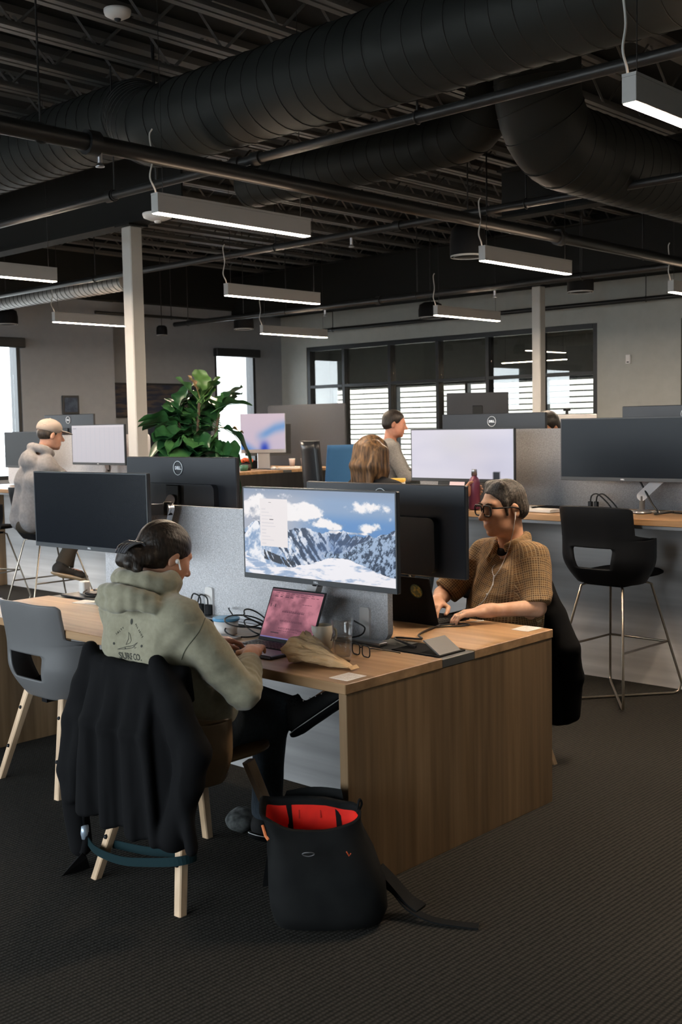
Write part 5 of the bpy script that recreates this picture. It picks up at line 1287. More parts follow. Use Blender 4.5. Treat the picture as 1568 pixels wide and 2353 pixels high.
# ------------------------------------------------------------------ man in the cap
RD = frame((1, -.22), .12, 0)
JD = dict(head=(5.205, 8.125, 1.560), neck=(5.135, 8.165, 1.405), chest=(5.10, 8.22, 1.19), pelvis=(5.10, 8.34, .845), shL=(5.15, 8.395, 1.33), shR=(5.10, 8.03, 1.315), elL=(5.36, 8.48, 1.10), wrL=(5.60, 8.38, 1.10), hdL=(5.70, 8.36, 1.085), elR=(5.34, 7.96, 1.09), wrR=(5.60, 8.08, 1.10), hdR=(5.70, 8.12, 1.085),
          hipL=(5.16, 8.44, .83), hipR=(5.16, 8.24, .83), knL=(5.58, 8.40, .78), knR=(5.55, 8.20, .80), anL=(5.46, 8.36, .39), anR=(5.30, 8.20, .44), toL=(5.60, 8.34, .355), toR=(5.44, 8.15, .395))
M_greyhood = mat('grey_sweatshirt', (0.19, 0.18, 0.185), .95, noise=(50, (1, 1, 1), 3, .3, .7), col2=(0.24, 0.23, 0.235))
def hoodD(S, J, f, l, up):
    n = J['neck']; ring = [n+f*.075*math.cos(a)+l*.09*math.sin(a)+up*(.03-.03*math.cos(a)) for a in [2*math.pi*k/12 for k in range(13)]]
    for a, b in zip(ring, ring[1:]): S.cap(a, b, .034, None, .02)
    S.ell(n-f*.11-up*.05, (.06, .11, .09), None, .03)
Dp, _ = person('man in a beige cap and grey hooded sweatshirt at the bar counter', JD, (1, -.1), skin_mat('fair_skin', (0.48, 0.24, 0.16), (0.56, 0.31, 0.22)), M_greyhood, mat('brown_trousers', (.05, .038, .026), .9), mat('dark_brown_shoe', (.018, .015, .013), .7), h=.007, hR=RD, extra=hoodD, fold=.008, top_r=1.05, top_name='hoodie', sole_mat=mat('tan_rubber', (.36, .25, .14), .7))
HD = np.array(JD['head']); PD = lambda x, y, z: HD+RD@np.array([x, y, z])
S = Sdf(HD-.2, HD+.22, .005); S.ell(PD(-.020, 0, .012), (.096, .082, .070), RD, .02); S.ell(PD(.08, 0, -.04), (.10, .12, .07), RD, .01, True)
for y in (-1, 1): S.ell(PD(-.008, y*.09, -.02), (.028, .03, .034), RD, .01, True)
link(bpy.data.objects.new('hair', S.mesh('hair', hair_mat('short_dark_hair', (.02, .015, .012), (.06, .045, .035)))), Dp)
S = Sdf(HD-.2, HD+.25, .005); S.ell(PD(-.014, 0, .058), (.108, .090, .080), RD, .02); S.ell(PD(-.014, 0, .058), (.100, .082, .072), RD, .0, True); S.box(PD(0, 0, -.055), (.2, .2, .075), RD@np.array([[math.cos(.15), 0, math.sin(.15)], [0, 1, 0], [-math.sin(.15), 0, math.cos(.15)]]), .002, .004, True)
S.ell(PD(.115, 0, .036), (.075, .072, .007), RD@np.array([[math.cos(.18), 0, math.sin(.18)], [0, 1, 0], [-math.sin(.18), 0, math.cos(.18)]]), .008); S.ell(PD(-.014, 0, .138), (.008, .008, .005), RD, .002)
link(bpy.data.objects.new('cap', S.mesh('cap', mat('beige_cotton', (0.34, 0.285, 0.25), .9))), Dp); eyes(Dp, HD, RD)

# ------------------------------------------------------------------ distant man and the person behind the monitor
RE = frame((.62, -.78), .12, 0)
def seated(c, f):
    f = unit((*f, 0)); l = np.array([-f[1], f[0], 0]); c = np.array(c, float); K = lambda a, b, z: tuple(c+f*a+l*b+np.array([0, 0, z]))
    return dict(head=K(.05, 0, .71), neck=K(0, 0, .565), chest=K(0, 0, .38), pelvis=K(0, 0, .10), shL=K(.02, .18, .485), shR=K(.02, -.18, .485), elL=K(.14, .25, .24), wrL=K(.32, .10, .26), hdL=K(.36, .0, .27), elR=K(.14, -.25, .24), wrR=K(.33, -.08, .24), hdR=K(.38, .02, .245),
                hipL=K(.06, .10, .09), hipR=K(.06, -.10, .09), knL=K(.46, .10, .06), knR=K(.46, -.10, .06), anL=K(.42, .10, -.34), anR=K(.42, -.10, -.34), toL=K(.56, .10, -.375), toR=K(.56, -.10, -.375))
JE = seated((7.84, 6.68, .89), (.62, -.78))
Ep, _ = person('distant dark haired man in a grey heather shirt looking aside', JE, (.62, -.78), skin_mat('rosy_skin', (0.46, 0.20, 0.13), (0.54, 0.27, 0.19)), mat('grey_heather', (.17, .168, .165), .95, noise=(80, (1, 1, 1), 3, .3, .7), col2=(.24, .235, .23)), M_jeans, M_blackmat, h=.009, hR=RE, fold=.008, top_name='shirt')
HE = np.array(JE['head'])
def short_hair(Hc, R, m, h=.006):
    P = lambda x, y, z: np.array(Hc)+R@np.array([x, y, z]); S = Sdf(np.array(Hc)-.18, np.array(Hc)+.19, h)
    S.ell(P(-.018, 0, .040), (.104, .084, .090), R, .02); S.ell(P(-.05, 0, -.01), (.066, .080, .056), R, .03); S.ell(P(.115, 0, -.012), (.085, .13, .085), R, .012, True); S.ell(P(.03, 0, -.10), (.12, .12, .075), R, .012, True)
    for y in (-1, 1): S.ell(P(.004, y*.095, -.022), (.030, .03, .036), R, .01, True)
    return S.mesh('hair', m)
link(bpy.data.objects.new('hair', short_hair(HE, RE, hair_mat('near_black_hair', (.010, .008, .007), (.03, .022, .018)))), Ep); eyes(Ep, HE, RE)
MB().grid(lambda a, c: (0, (a-.5)*.075*(1-.35*c), (c-.5)*.22), 4, 4).build('dark_vest_panel', M_blackmat, Ep, loc=tuple(np.array(JE['chest'])+unit((.62, -.78, 0))*.135+np.array((0, 0, .06))), rot=(0, -.08, math.atan2(-.78, .62)))
stool_copy('black bar stool under the distant man in grey', (7.86, 6.66, .04), math.atan2(-.78, .62)).location.z = 0
RF = frame((-1, .05), .25, 0); JF = seated((7.04, 4.47, .83), (-1, .05)); JF['head'] = (7.00, 4.47, 1.545)
Fp, _ = person('person with dark hair almost hidden behind the monitors', JF, (-1, .05), M_skinC, M_blackknit, M_jeans, M_blackmat, h=.010, hR=RF, fold=.004)
link(bpy.data.objects.new('hair', short_hair(JF['head'], RF, hair_mat('black_hair', (.008, .007, .006), (.02, .016, .014)))), Fp)
stool_copy('black bar stool behind the bar counter, hidden by the monitors', (7.02, 4.47, 0), math.pi)
# ================================================================== laptops
def laptop(label, hinge, yaw, w, d, lid_h, lean, base_m, img=None, res=(10, 10), lid_m=None, estr=1.0, key_m=None):
    """hinge = middle of the hinge line on the table; local +x points toward the user"""
    t = thing('laptop', label, 'laptop', hinge, yaw)
    MB().box((0, -w/2, .001), (d, w/2, .014), .003).build('base', base_m, t)
    kb = MB().box((.018, -w*.45, .014), (d*.55, w*.45, .0145)).build('keyboard', M_blackmat, t)
    km = MB().box((-.0068, -.0072, 0), (.0068, .0072, .0015)).mesh('key', key_m or M_black)
    for r in range(5):
        for c in range(13):
            o = bpy.data.objects.new('key', km); link(o, kb); o.location = (.030+r*(d*.55-.03)/5.2, (c-6)*w*.066, .0145)
    MB().box((d*.60, -.055, .014), (d*.94, .055, .0143)).build('touchpad', base_m, t)
    ca, sa = math.cos(lean), math.sin(lean)       # lean back from upright, toward -x
    Mx = basis((ca, 0, sa), (0, 1, 0), (-sa, 0, ca), (0, 0, .012))
    lid = MB().box((-.007, -w/2, 0), (0, w/2, lid_h), .002, mat=Mx).build('lid', lid_m or base_m, t)
    MB().box((0, -w/2+.002, .002), (.0008, w/2-.002, lid_h-.002), mat=Mx).build('bezel', M_black, t)
    if img is not None:
        o = picture_grid('screen', w-.014, lid_h-.022, res[0], res[1], img, estr, t, .0); o.data.transform(Mx @ Matrix.Translation((.0015, 0, lid_h/2+.003)))
    else: MB().box((.0008, -w/2+.007, .012), (.0014, w/2-.007, lid_h-.007), mat=Mx).build('screen', M_screen_off, t)
    return t, Mx, lid
def img_pink(u, v):
    n = fbm(u*5, v*4, 5, 14); out = mix((.48, .28, .34), (.82, .52, .58), ss(.25, .75, n+.25*(v-.4)))
    def bar(u0, u1, v0, v1, c):
        k = (u > u0) & (u < u1) & (v > v0) & (v < v1); out[k] = c
    bar(0, 1, .955, 1, (.38, .24, .30)); bar(0, 1, .0, .03, (.45, .47, .72))
    rng = np.random.RandomState(4)
    for r, (vv, n_) in enumerate(((.93, 8), (.89, 9), (.855, 4))):
        for q in range(n_): a = .08+q*.10; bar(a, a+.05+.03*rng.rand(), vv-.008, vv+.006, (.36, .20, .27))
    for vv in (.74, .58, .56, .545, .38, .36, .345, .23, .21, .17):
        a = .30+(.35 if vv == .74 else 0); x = a
        while x < a+(.18 if vv == .74 else .36+.12*rng.rand()):
            wd = .012+.03*rng.rand(); bar(x, x+wd, vv-.005, vv+.005, (.33, .17, .24)); x += wd+.008
    for x in (.06, .085, .11): bar(x, x+.012, .74, .755, (.2, .12, .16))
    for x in (.045, .13): bar(x, x+.012, .62, .70, (.16, .10, .14))
    bar(.085, .1, .64, .66, (.2, .12, .16)); bar(.18, .34, .105, .12, (.2, .12, .16))
    return srgb(np.clip(out, 0, 1))
M_spacegrey = mat('dark_grey_aluminium', (.10, .10, .115), .4, .8)
laptop('open grey laptop with a pink document on screen before the hooded woman', (3.04, 3.152, .735), math.pi, .30, .215, .222, math.radians(24), M_spacegrey, img_pink, (150, 100), estr=.85)
tB, MxB, lidB = laptop('black laptop with round yellow sticker before the bespectacled man', (3.745, 3.085, .735), 0, .31, .22, .212, math.radians(17), M_blackmat)
b = MB(); b.lathe([(0, .0006), (.031, .0006), (.031, 0)], n=28, mat=MxB @ Matrix.Translation((-.0075, -.075, .15)) @ Matrix.Rotation(-H90, 4, 'Y')); b.build('sticker', mat('yellow_sticker', (.40, .34, .10), .6, noise=(60, (1, 1, 1), 3, .42, .5), col2=(.12, .16, .08)), lidB)
MB().tube([tuple(MxB @ Vector((-.0085, -.075+.031*math.cos(a), .15+.031*math.sin(a)))) for a in [2*math.pi*k/28 for k in range(28)]], .0016, 5, closed=True).build('sticker_rim', mat('green_rim', (.05, .10, .06), .6), lidB)
tC, MxC, lidC = laptop('dark laptop with a pink note on its screen on the bar counter', (5.83, 4.42, 1.055), math.pi, .32, .21, .215, math.radians(12), M_blackmat)
MB().box((.002, -.06, .10), (.003, .06, .185), mat=MxC).build('pink_window', mat('pink_window_lit', (.6, .45, .47), .5, emit=(.62, .44, .46), estr=.5), tC)

# ================================================================== things on the foreground desk
def lathe_thing(name, label, cat, loc, prof, m, part='body', n=28):
    t = thing(name, label, cat, loc); MB().lathe(prof, n=n).build(part, m, t); return t
M_ceramic = mat('grey_green_ceramic', (.52, .49, .41), .35)
t = lathe_thing('mug', 'grey green ceramic mug behind the paper bag', 'mug', (3.10, 3.00, .735), [(0, 0), (.034, 0), (.039, .005), (.041, .05), (.0415, .092), (.040, .094), (.0375, .092), (.0365, .05), (.034, .010), (0, .008)], M_ceramic)
MB().tube(spline([(.040, -.005, .075), (.066, -.008, .068), (.068, -.008, .035), (.040, -.005, .022)], 6), .005, 8).build('handle', M_ceramic, t)
MB().tube([(.0415*math.cos(a), .0415*math.sin(a), .048+.012*math.sin((a+1.2)*9)) for a in [-1.45+.5*k/14 for k in range(15)]], .0015, 5).build('printed_mark', M_black, t)
M_glass = pane_mat('clear_glass', (.97, .98, .98), .10, .02); M_water = pane_mat('water', (.97, .98, .98), .03)
t = lathe_thing('drinking_glass', 'tall clear glass half full of water beside the paper bag', 'glass', (2.985, 2.785, .735), [(0, 0), (.028, 0), (.030, .004), (.0405, .155), (.0415, .157), (.0385, .156), (.0365, .13), (.028, .018), (0, .014)], M_glass, 'glass_wall', 32)
MB().lathe([(0, .0155), (.0272, .0185), (.0335, .092), (0, .092)], n=32).build('water', M_water, t)
# crumpled paper bag lying on its side, mouth toward the laptop
def paper_bag():
    t = thing('paper_bag', 'crumpled brown paper bag lying on the desk corner', 'bag', (2.915, 2.79, .735))
    tip = Vector((-.02, -.125, .008)); mouth = Vector((-.045, .115, .058)); ax = mouth-tip; rng = random.Random(3); NR, NS = 16, 36
    side = ax.cross(Vector((0, 0, 1))).normalized(); upv = side.cross(ax).normalized(); J_ = [[rng.uniform(-1, 1) for _ in range(NS)] for _ in range(NR+1)]
    vs = []; fs = []
    for i in range(NR+1):
        q = i/NR; c = tip+ax*q; rw = .016+.050*q**.8; rh = .004+.052*q**1.0
        for k in range(NS):
            a = 2*math.pi*k/NS; cr = 1+.10*J_[i][k]*(.4+.6*q)+.10*math.sin(3*a+q*6)+.06*math.sin(7*a-q*9)
            flare = 1+.12*max(0, q-.85)/.15
            p = c+side*(rw*math.cos(a)*cr*flare)+upv*(rh*math.sin(a)*cr*flare)+ax.normalized()*(.018*math.sin(2*a+1)*q**4); p.z = max(p.z, .0015); vs.append(p)
    for i in range(NR):
        for k in range(NS): fs.append((i*NS+k, i*NS+(k+1) % NS, (i+1)*NS+(k+1) % NS, (i+1)*NS+k))
    o = MB().add(vs, fs, False).build('paper', mat('brown_kraft_paper', (.66, .42, .21), .8, noise=(30, (1, 1, 1), 4, .3, .7), col2=(.74, .50, .28), bump=(70, (1, 1, 1), .5, .004)), t)
    md = o.modifiers.new('thickness', 'SOLIDIFY'); md.thickness = .0012
    e = MB(); e.grid(lambda a, c_: tip+ax.normalized()*(-.028*a)+side*((c_-.5)*.05)+upv*(.004*math.sin(a*6)+.004), 4, 4, False); e.build('twisted_end', o.data.materials[0], t)
paper_bag()
def spectacles(label, loc, rz):
    t = thing('eyeglasses', label, 'eyeglasses', loc, rz)
    for y in (-.033, .033):
        r = MB().tube([(0, y+a, .024+b_) for a, b_ in rrect(.050, .042, .014, 4)], .0024, 6, closed=True).build('rim', M_black, t)
        MB().add([(0, y+a, .024+b_) for a, b_ in rrect(.048, .040, .013, 4)], [tuple(range(20))]).build('lens', pane_mat('reading_lens', (.9, .92, .93), .12), t)
    MB().tube(spline([(0, -.010, .030), (.004, 0, .034), (0, .010, .030)], 4), .0022, 6).build('bridge', M_black, t)
    for y in (-.062, .062): MB().tube([(0, y*.95, .038), (.01, y, .038), (.115, y*.95, .012), (.140, y*.92, .004)], .0024, 6).build('temple', M_black, t)
spectacles('folded open black eyeglasses lying beside the water glass', (3.085, 2.785, .7353), math.radians(-14))
def card(label, loc, rz, w, h, m=None, name='table_card', cat='card'):
    t = thing(name, label, cat, loc, rz); MB().box((-w/2, -h/2, 0), (w/2, h/2, .0012)).build('sheet', m or M_paper, t)
    MB().box((-w/2+.008, -h/2+.008, .0012), (w/2-.008, h/2-.008, .0014)).build('printed_field', mat('faint_print', (.60, .55, .50), .8, noise=(150, (1, 1, 1), 2, .45, .55), col2=(.72, .69, .66)), t)
card('white card stuck on the desk corner in front of the paper bag', (2.80, 2.59, .7352), 0, .10, .085)
card('white card stuck on the desk corner near the bespectacled man', (3.93, 2.61, .7352), 0, .11, .085)
t = lathe_thing('food_tub', 'white plastic tub with blue lid by the divider', 'tub', (3.085, 3.545, .735), [(0, 0), (.044, 0), (.046, .003), (.053, .062), (.050, .062), (.043, .006), (0, .006)], mat('translucent_white_tub', (.70, .66, .64), .4))
MB().lathe([(0, .070), (.050, .070), (.057, .068), (.057, .058), (.054, .058), (.054, .064), (0, .064)], n=28).build('lid', mat('sky_blue_lid', (.10, .33, .58), .35), t)
t = thing('notepad', 'white notepad lying in front of the blue lidded tub', 'notepad', (2.985, 3.475, .735), .2); MB().box((-.055, -.075, 0), (.055, .075, .010), .001).build('pages', M_paper, t); MB().box((-.055, .06, .010), (.055, .075, .012)).build('binding', M_charcoal, t)
t = thing('phone', 'black phone lying beside the open grey laptop', 'phone', (2.93, 3.375, .735), .15); MB().box((-.036, -.072, 0), (.036, .072, .008), .003).build('case', M_black, t); MB().box((-.032, -.068, .008), (.032, .068, .0085)).build('screen', M_screen_off, t)
def cable(label, pts, r=.0032, plug=None, name='cable', m=None):
    t = thing(name, label, 'cable', pts[0]); o0 = Vector(pts[0])
    MB().tube([p-o0 for p in spline(pts, 8)], r, 7).build('cord', m or M_cable, t)
    if plug: MB().box((-.016, -.012, -.01), (.016, .012, .014), .003).build('plug', M_black, t)
    return t
R_ = lambda cx, cy, z, rx, ry, a0, a1, n, tilt=0: [(cx+rx*math.cos(a), cy+ry*math.sin(a), z+.004*k+tilt*math.sin(a)*ry) for k, a in enumerate([math.radians(a0+(a1-a0)*i/n) for i in range(n+1)])]
cable('coiled black laptop cable looped between tub and laptop', [(3.31, 3.78, .79), (3.24, 3.70, .80)]+R_(3.12, 3.46, .742, .10, .07, 80, 700, 18, .35)+[(3.10, 3.34, .745), (3.05, 3.31, .742)])
cable('second black cable loop standing against the laptop', R_(3.13, 3.40, .752, .05, .06, 0, 540, 16, .6)+[(3.20, 3.25, .745), (3.25, 2.98, .76), (3.26, 2.92, .80), (3.24, 2.96, .83)])
def plug(label, loc, rz=0):
    t = thing('power_plug', label, 'plug', loc, rz); MB().box((-.011, -.015, 0), (.011, .015, .048), .004).build('body', M_black, t); MB().tube(spline([(0, 0, .046), (0, .004, .075), (0, .03, .088), (0, .06, .08), (-.01, .075, .0)], 6), .0035, 6).build('lead', M_cable, t)
plug('left black power plug standing by the divider bracket', (3.30, 3.965, .747)); plug('right black power plug standing by the divider bracket', (3.30, 3.915, .747))
cable('black cable trailing from the power flap toward the man', [(3.33, 2.72, .74), (3.35, 2.80, .745), (3.42, 2.90, .742), (3.46, 2.80, .742), (3.52, 2.86, .742), (3.62, 2.90, .742), (3.75, 2.93, .742)], .004)
cable('black cable end curling beside the black laptop', [(3.72, 2.92, .739), (3.80, 2.86, .739), (3.84, 2.84, .741), (3.82, 2.87, .745), (3.74, 2.93, .742)], .003)
cable('short white earphone lead beside the black laptop', [(3.86, 2.93, .742), (3.92, 2.88, .738), (3.97, 2.86, .738), (3.96, 2.89, .738)], .0016, m=M_white)
t = thing('power_adapter_tray', 'tray with a pale charger plug and cables at the far left desk end', 'power tray', (3.36, 4.93, .735))
MB().box((-.09, -.16, 0), (.09, .14, .008), .003).build('tray', M_charcoal, t); MB().box((-.02, .03, .008), (.025, .075, .075), .006).build('charger', M_paper, t); MB().box((-.05, -.10, .008), (.05, -.02, .028), .004).build('adapter', M_black, t)
MB().tube(spline([(0, .03, .03), (-.05, -.01, .02), (-.06, -.09, .015), (.02, -.13, .015), (.07, -.06, .014), (.02, .0, .03)], 6), .004, 6).build('lead', M_cable, t)
t = thing('paper_sheet', 'white folded paper beside the power tray', 'paper', (3.235, 4.74, .735), .3); MB().box((-.05, -.08, 0), (.05, .08, .003)).build('sheet', M_paper, t); MB().box((-.05, -.08, .003), (.05, .0, .005)).build('fold', M_paper, t)

# ================================================================== jackets over chairs
M_jacket = mat('black_softshell', (.0065, .0065, .0072), .9, bump=(260, (1, 1, 1), .15, .001), spec=.12)
def jacket(label, chair, low_l, low_r, sleeve_l, sleeve_r, seed=1, piping=False, wide=.0, top=.856):
    """hangs over a shell chair back; modelled in the chair's own frame (x forward, y left)"""
    rng = random.Random(seed); S = Sdf((-.52, -.52, .02), (.12, .56, .95), .006)
    cols = 37; tops = []
    for i in range(cols):
        q = i/(cols-1); s = -.25+.50*q; f, y = shell_curve(s); x = -.275+f; tops.append(np.array((x, y, top)))
    for a, b in zip(tops, tops[1:]): S.cap(a, b, .018, None, .012)
    for i, tp in enumerate(tops):
        q = i/(cols-1); low = low_r+(low_l-low_r)*q+.008*math.sin(i*.9); fan = 1.0+.32*q+.26*(1-q)**2+wide
        mid = np.array((-.315-.016*math.sin(i*.95+seed)-.02*(1-abs(2*q-1)), tp[1]*(1.16+.12*q), .60)); end = np.array((-.315-.024*math.sin(i*.95+seed)-.015, tp[1]*(1.22*fan), low))
        if abs(tp[1]) > .16: mid[0] += .05; end[0] += .05
        S.cap(tp+np.array((-.008, 0, -.01)), mid, .016, .018, .02); S.cap(mid, end, .018, .016+.004*rng.random(), .02)
        S.cap(tp+np.array((.022, 0, 0)), tp+np.array((.038, 0, -.10)), .012, .010, .015)
    # shoulders falling outside the arm rests, and the sleeves
    for sg, sl in ((1, sleeve_l), (-1, sleeve_r)):
        if sl is None: continue
        a = np.array((-.26, sg*.25, .70)); e = np.array((-.25, sg*.325, .56)); S.cap(np.array((-.28, sg*.19, .84)), a, .03, .045, .03); S.cap(a, e, .052, .056, .03)
        p = e
        for (x, y, z, r) in sl: n = np.array((x, y, z)); S.cap(p, n, .055 if p is e else r+.006, r, .02); p = n
    S.displace(lambda x, y, z: .006*np.abs(noise3(x*9, y*20, z*4))*2+.004*noise3(x*25, y*30, z*9))
    t = tag(link(bpy.data.objects.new('jacket', S.mesh('jacket', M_jacket))), label, 'jacket'); t.location = chair.location; t.rotation_euler = chair.rotation_euler
    if piping: MB().tube(spline([(-.33, -.20, low_r+.02), (-.355, 0, (low_l+low_r)/2+.01), (-.33, .2, low_l+.02)], 5), .003, 5).build('reflective_piping', M_paper, t)
    return t
jacket('black jacket draped over the back of the hooded woman chair', chair_w, .30, .26, [(-.27, .345, .38, .052), (-.255, .33, .10, .044)], [(-.27, -.315, .46, .05), (-.30, -.26, .28, .045)], 2, top=.806)
jacket('black jacket hanging on the chair behind the bespectacled man', chair_m, .20, .32, [(-.30, .32, .42, .05), (-.31, .30, .24, .042)], None, 5, True, -.3)

# ================================================================== backpack and strays on the carpet
def backpack():
    ang_ = math.atan2(-_r[1], _r[0]); t = thing('backpack', 'open black backpack with bright red lining standing against the desk end', 'backpack', (2.548, 2.462, 0), math.atan2(_r[1], _r[0])+.02)
    M_ny = mat('black_nylon', (.006, .0062, .0065), .8, noise=(12, (1, 1, 1), 3, .35, .7), col2=(.010, .0105, .0105), bump=(300, (1, 1, 1), .2, .001), spec=.15); M_red = mat('red_lining', (.90, .018, .004), .7, noise=(14, (1, 1, 1), 4, .3, .7), col2=(.70, .010, .003))
    NS = 40
    prof = [(.0, .150, .085, 0, 0), (.012, .178, .108, 0, 0), (.06, .190, .118, 0, 0), (.14, .188, .114, -.004, 0), (.22, .174, .100, -.018, .01), (.28, .158, .082, -.034, .02), (.325, .158, .066, -.05, .03), (.352, .166, .060, -.058, .035)]
    def ring(z, a, b, dx, dy, inset=0.0, up=0.0):
        out = []
        for k in range(NS):
            th = 2*math.pi*k/NS; c, s = math.cos(th), math.sin(th); e = .62
            x = (a-inset)*math.copysign(abs(c)**e, c); y = (b-inset)*math.copysign(abs(s)**e, s)
            w = .006*math.sin(3*th+z*22)+.004*math.sin(7*th-z*31)
            zz = z+up*(.034*s-.004+.010*math.cos(2*th)+.004*math.sin(5*th)-.016*c) if z > .05 else z
            out.append((x*(1+w*3)+dx, y*(1+w*3)+dy, max(.001, zz)))
        return out
    vs = []; fs = []
    for (z, a, b, dx, dy) in prof: vs += ring(z, a, b, dx, dy, 0, 1 if z > .3 else z/.3)
    n = len(prof)
    for i in range(n-1):
        for k in range(NS): fs.append((i*NS+k, i*NS+(k+1) % NS, (i+1)*NS+(k+1) % NS, (i+1)*NS+k))
    fs.append(tuple(range(NS))[::-1]); MB().add(vs, fs, True).build('outer_shell', M_ny, t)
    vs = []; fs = []; ip = [(.352, .166, .060, -.058, .035, .0), (.358, .164, .058, -.058, .035, .004), (.345, .160, .056, -.055, .034, .006), (.330, .158, .056, -.05, .032, .007)]
    for (z, a, b, dx, dy, ins) in ip: vs += ring(z, a, b, dx, dy, ins, 1)
    for i in range(len(ip)-1):
        for k in range(NS): fs.append((i*NS+k, i*NS+(k+1) % NS, (i+1)*NS+(k+1) % NS, (i+1)*NS+k))
    MB().add(vs, fs, True).build('rim_binding', M_ny, t)
    vs = []; fs = []; ip = [(.330, .158, .056, -.05, .032, .0075), (.27, .156, .070, -.034, .02, .012), (.20, .168, .088, -.018, .01, .016), (.15, .168, .092, -.005, 0, .02)]
    for (z, a, b, dx, dy, ins) in ip: vs += ring(z, a, b, dx, dy, ins, 1)
    for i in range(len(ip)-1):
        for k in range(NS): fs.append((i*NS+k, i*NS+(k+1) % NS, (i+1)*NS+(k+1) % NS, (i+1)*NS+k))
    fs.append(tuple(range((len(ip)-1)*NS, len(ip)*NS))); lin = MB().add(vs, fs, True).build('lining', M_red, t)
    for x in (-.125, .035): MB().ribbon([(x, .080, .358), (x+.004, .076, .31), (x+.01, .066, .22)], (1, 0, 0), .017).build('inner_strap', M_ny, lin)
    for x in (-.09, -.02): MB().ribbon([(x, .082, .345), (x, .076, .31)], (1, 0, 0), .004).build('lining_seam', mat('dark_red_seam', (.45, .008, .002), .8), lin)
    MB().tube([(-.06+.019*math.cos(a), -.098+.004*abs(math.cos(a))-.01*math.sin(a), .255+.010*math.sin(a)) for a in [2*math.pi*k/20 for k in range(20)]], .0016, 5, closed=True).build('oval_logo', mat('grey_emblem', (.14, .14, .15), .6), t)
    MB().tube([(.060, -.098, .262), (.068, -.101, .248), (.074, -.099, .256)], .0022, 5).build('zip_pull', mat('orange_cord', (.55, .08, .02), .6), t)
    MB().tube([(-.205, -.05, .335), (-.195, -.075, .31), (-.185, -.085, .30)], .005, 5).build('zip_pull', mat('orange_cord_pale', (.6, .17, .05), .6), t)
    MB().grid(lambda a, c: (-.08+.14*(a-.5)*2*(1-.35*c*c)+.04*c, .125+.035*math.sin(a*3.1)-.02*c, .06+.335*c), 8, 8).build('back_panel', M_ny, t)
    MB().tube(spline([(.10, .04, .335), (.115, .04, .365), (.108, .03, .385), (.10, .03, .352)], 5), .004, 6).build('loop_handle', M_ny, t)
    MB().ribbon(spline([(.175, .05, .10), (.215, .03, .075), (.26, -.01, .035), (.33, -.055, .014), (.42, -.085, .008), (.475, -.098, .006)], 5), (.35, .9, .1), .030, .006).build('shoulder_strap', M_ny, t)
    MB().ribbon(spline([(.17, .06, .14), (.21, .05, .10), (.26, .02, .05), (.30, -.01, .03)], 5), (.3, .9, .2), .055, .012).build('padded_strap', M_ny, t)
backpack()
S = Sdf((-.16, -.16, -.01), (.16, .16, .3), .005); S.ell((0, 0, .04), (.075, .06, .04), None, .03); S.ell((-.03, -.02, .035), (.05, .05, .03), None, .02); S.box((0, 0, -.05), (.2, .2, .052), None, .001, .001, True)
S.displace(lambda x, y, z: .010*noise3(x*22, y*22, z*22)+.006*noise3(x*50, y*50, z*50))
tag(link(bpy.data.objects.new('fabric_bundle', S.mesh('fabric_bundle', mat('mottled_grey_cloth', (.05, .055, .055), .95, noise=(30, (1, 1, 1), 3, .4, .65), col2=(.15, .16, .16))))), 'small mottled grey cloth bundle on the carpet under the desk', 'cloth').location = (2.93, 3.30, 0)
t = thing('bag_strap', 'teal strap slung around the back legs of the hooded woman chair', 'strap', (2.28, 3.09, 0))
M_teal = mat('teal_webbing', (.008, .022, .026), .9, spec=.15)
MB().ribbon(spline([(-.025, .30, .13), (-.05, .20, .115), (-.055, .05, .12), (-.05, -.10, .15), (-.035, -.24, .185), (0.02, -.262, .19), (.04, -.20, .18), (.03, .0, .14), (.02, .2, .12)], 6), (0, 0, 1), .030, .004).build('webbing', M_teal, t)
MB().tube(spline([(-.03, .28, .26), (-.035, .30, .20), (-.03, .29, .14), (-.04, .30, .08)], 5), [.012]*8+[.016]*8, 8).build('knot', M_jacket, t)
MB().lathe([(0, .03), (.014, .026), (.017, .0), (.013, -.022), (0, -.028)], c=(-.035, .292, .155), n=12).build('metal_tag', mat('pale_blue_metal', (.35, .42, .50), .35, .5), t)
MB().add([(-.055, .285, .085), (-.03, .315, .085), (-.115, .33, .006), (-.03, .40, .006), (.0, .32, .006), (-.03, .29, .06)], [(0, 1, 3, 2), (1, 5, 4, 3), (5, 0, 2, 4), (2, 3, 4), (0, 5, 1)]).build('tassel', M_jacket, t)

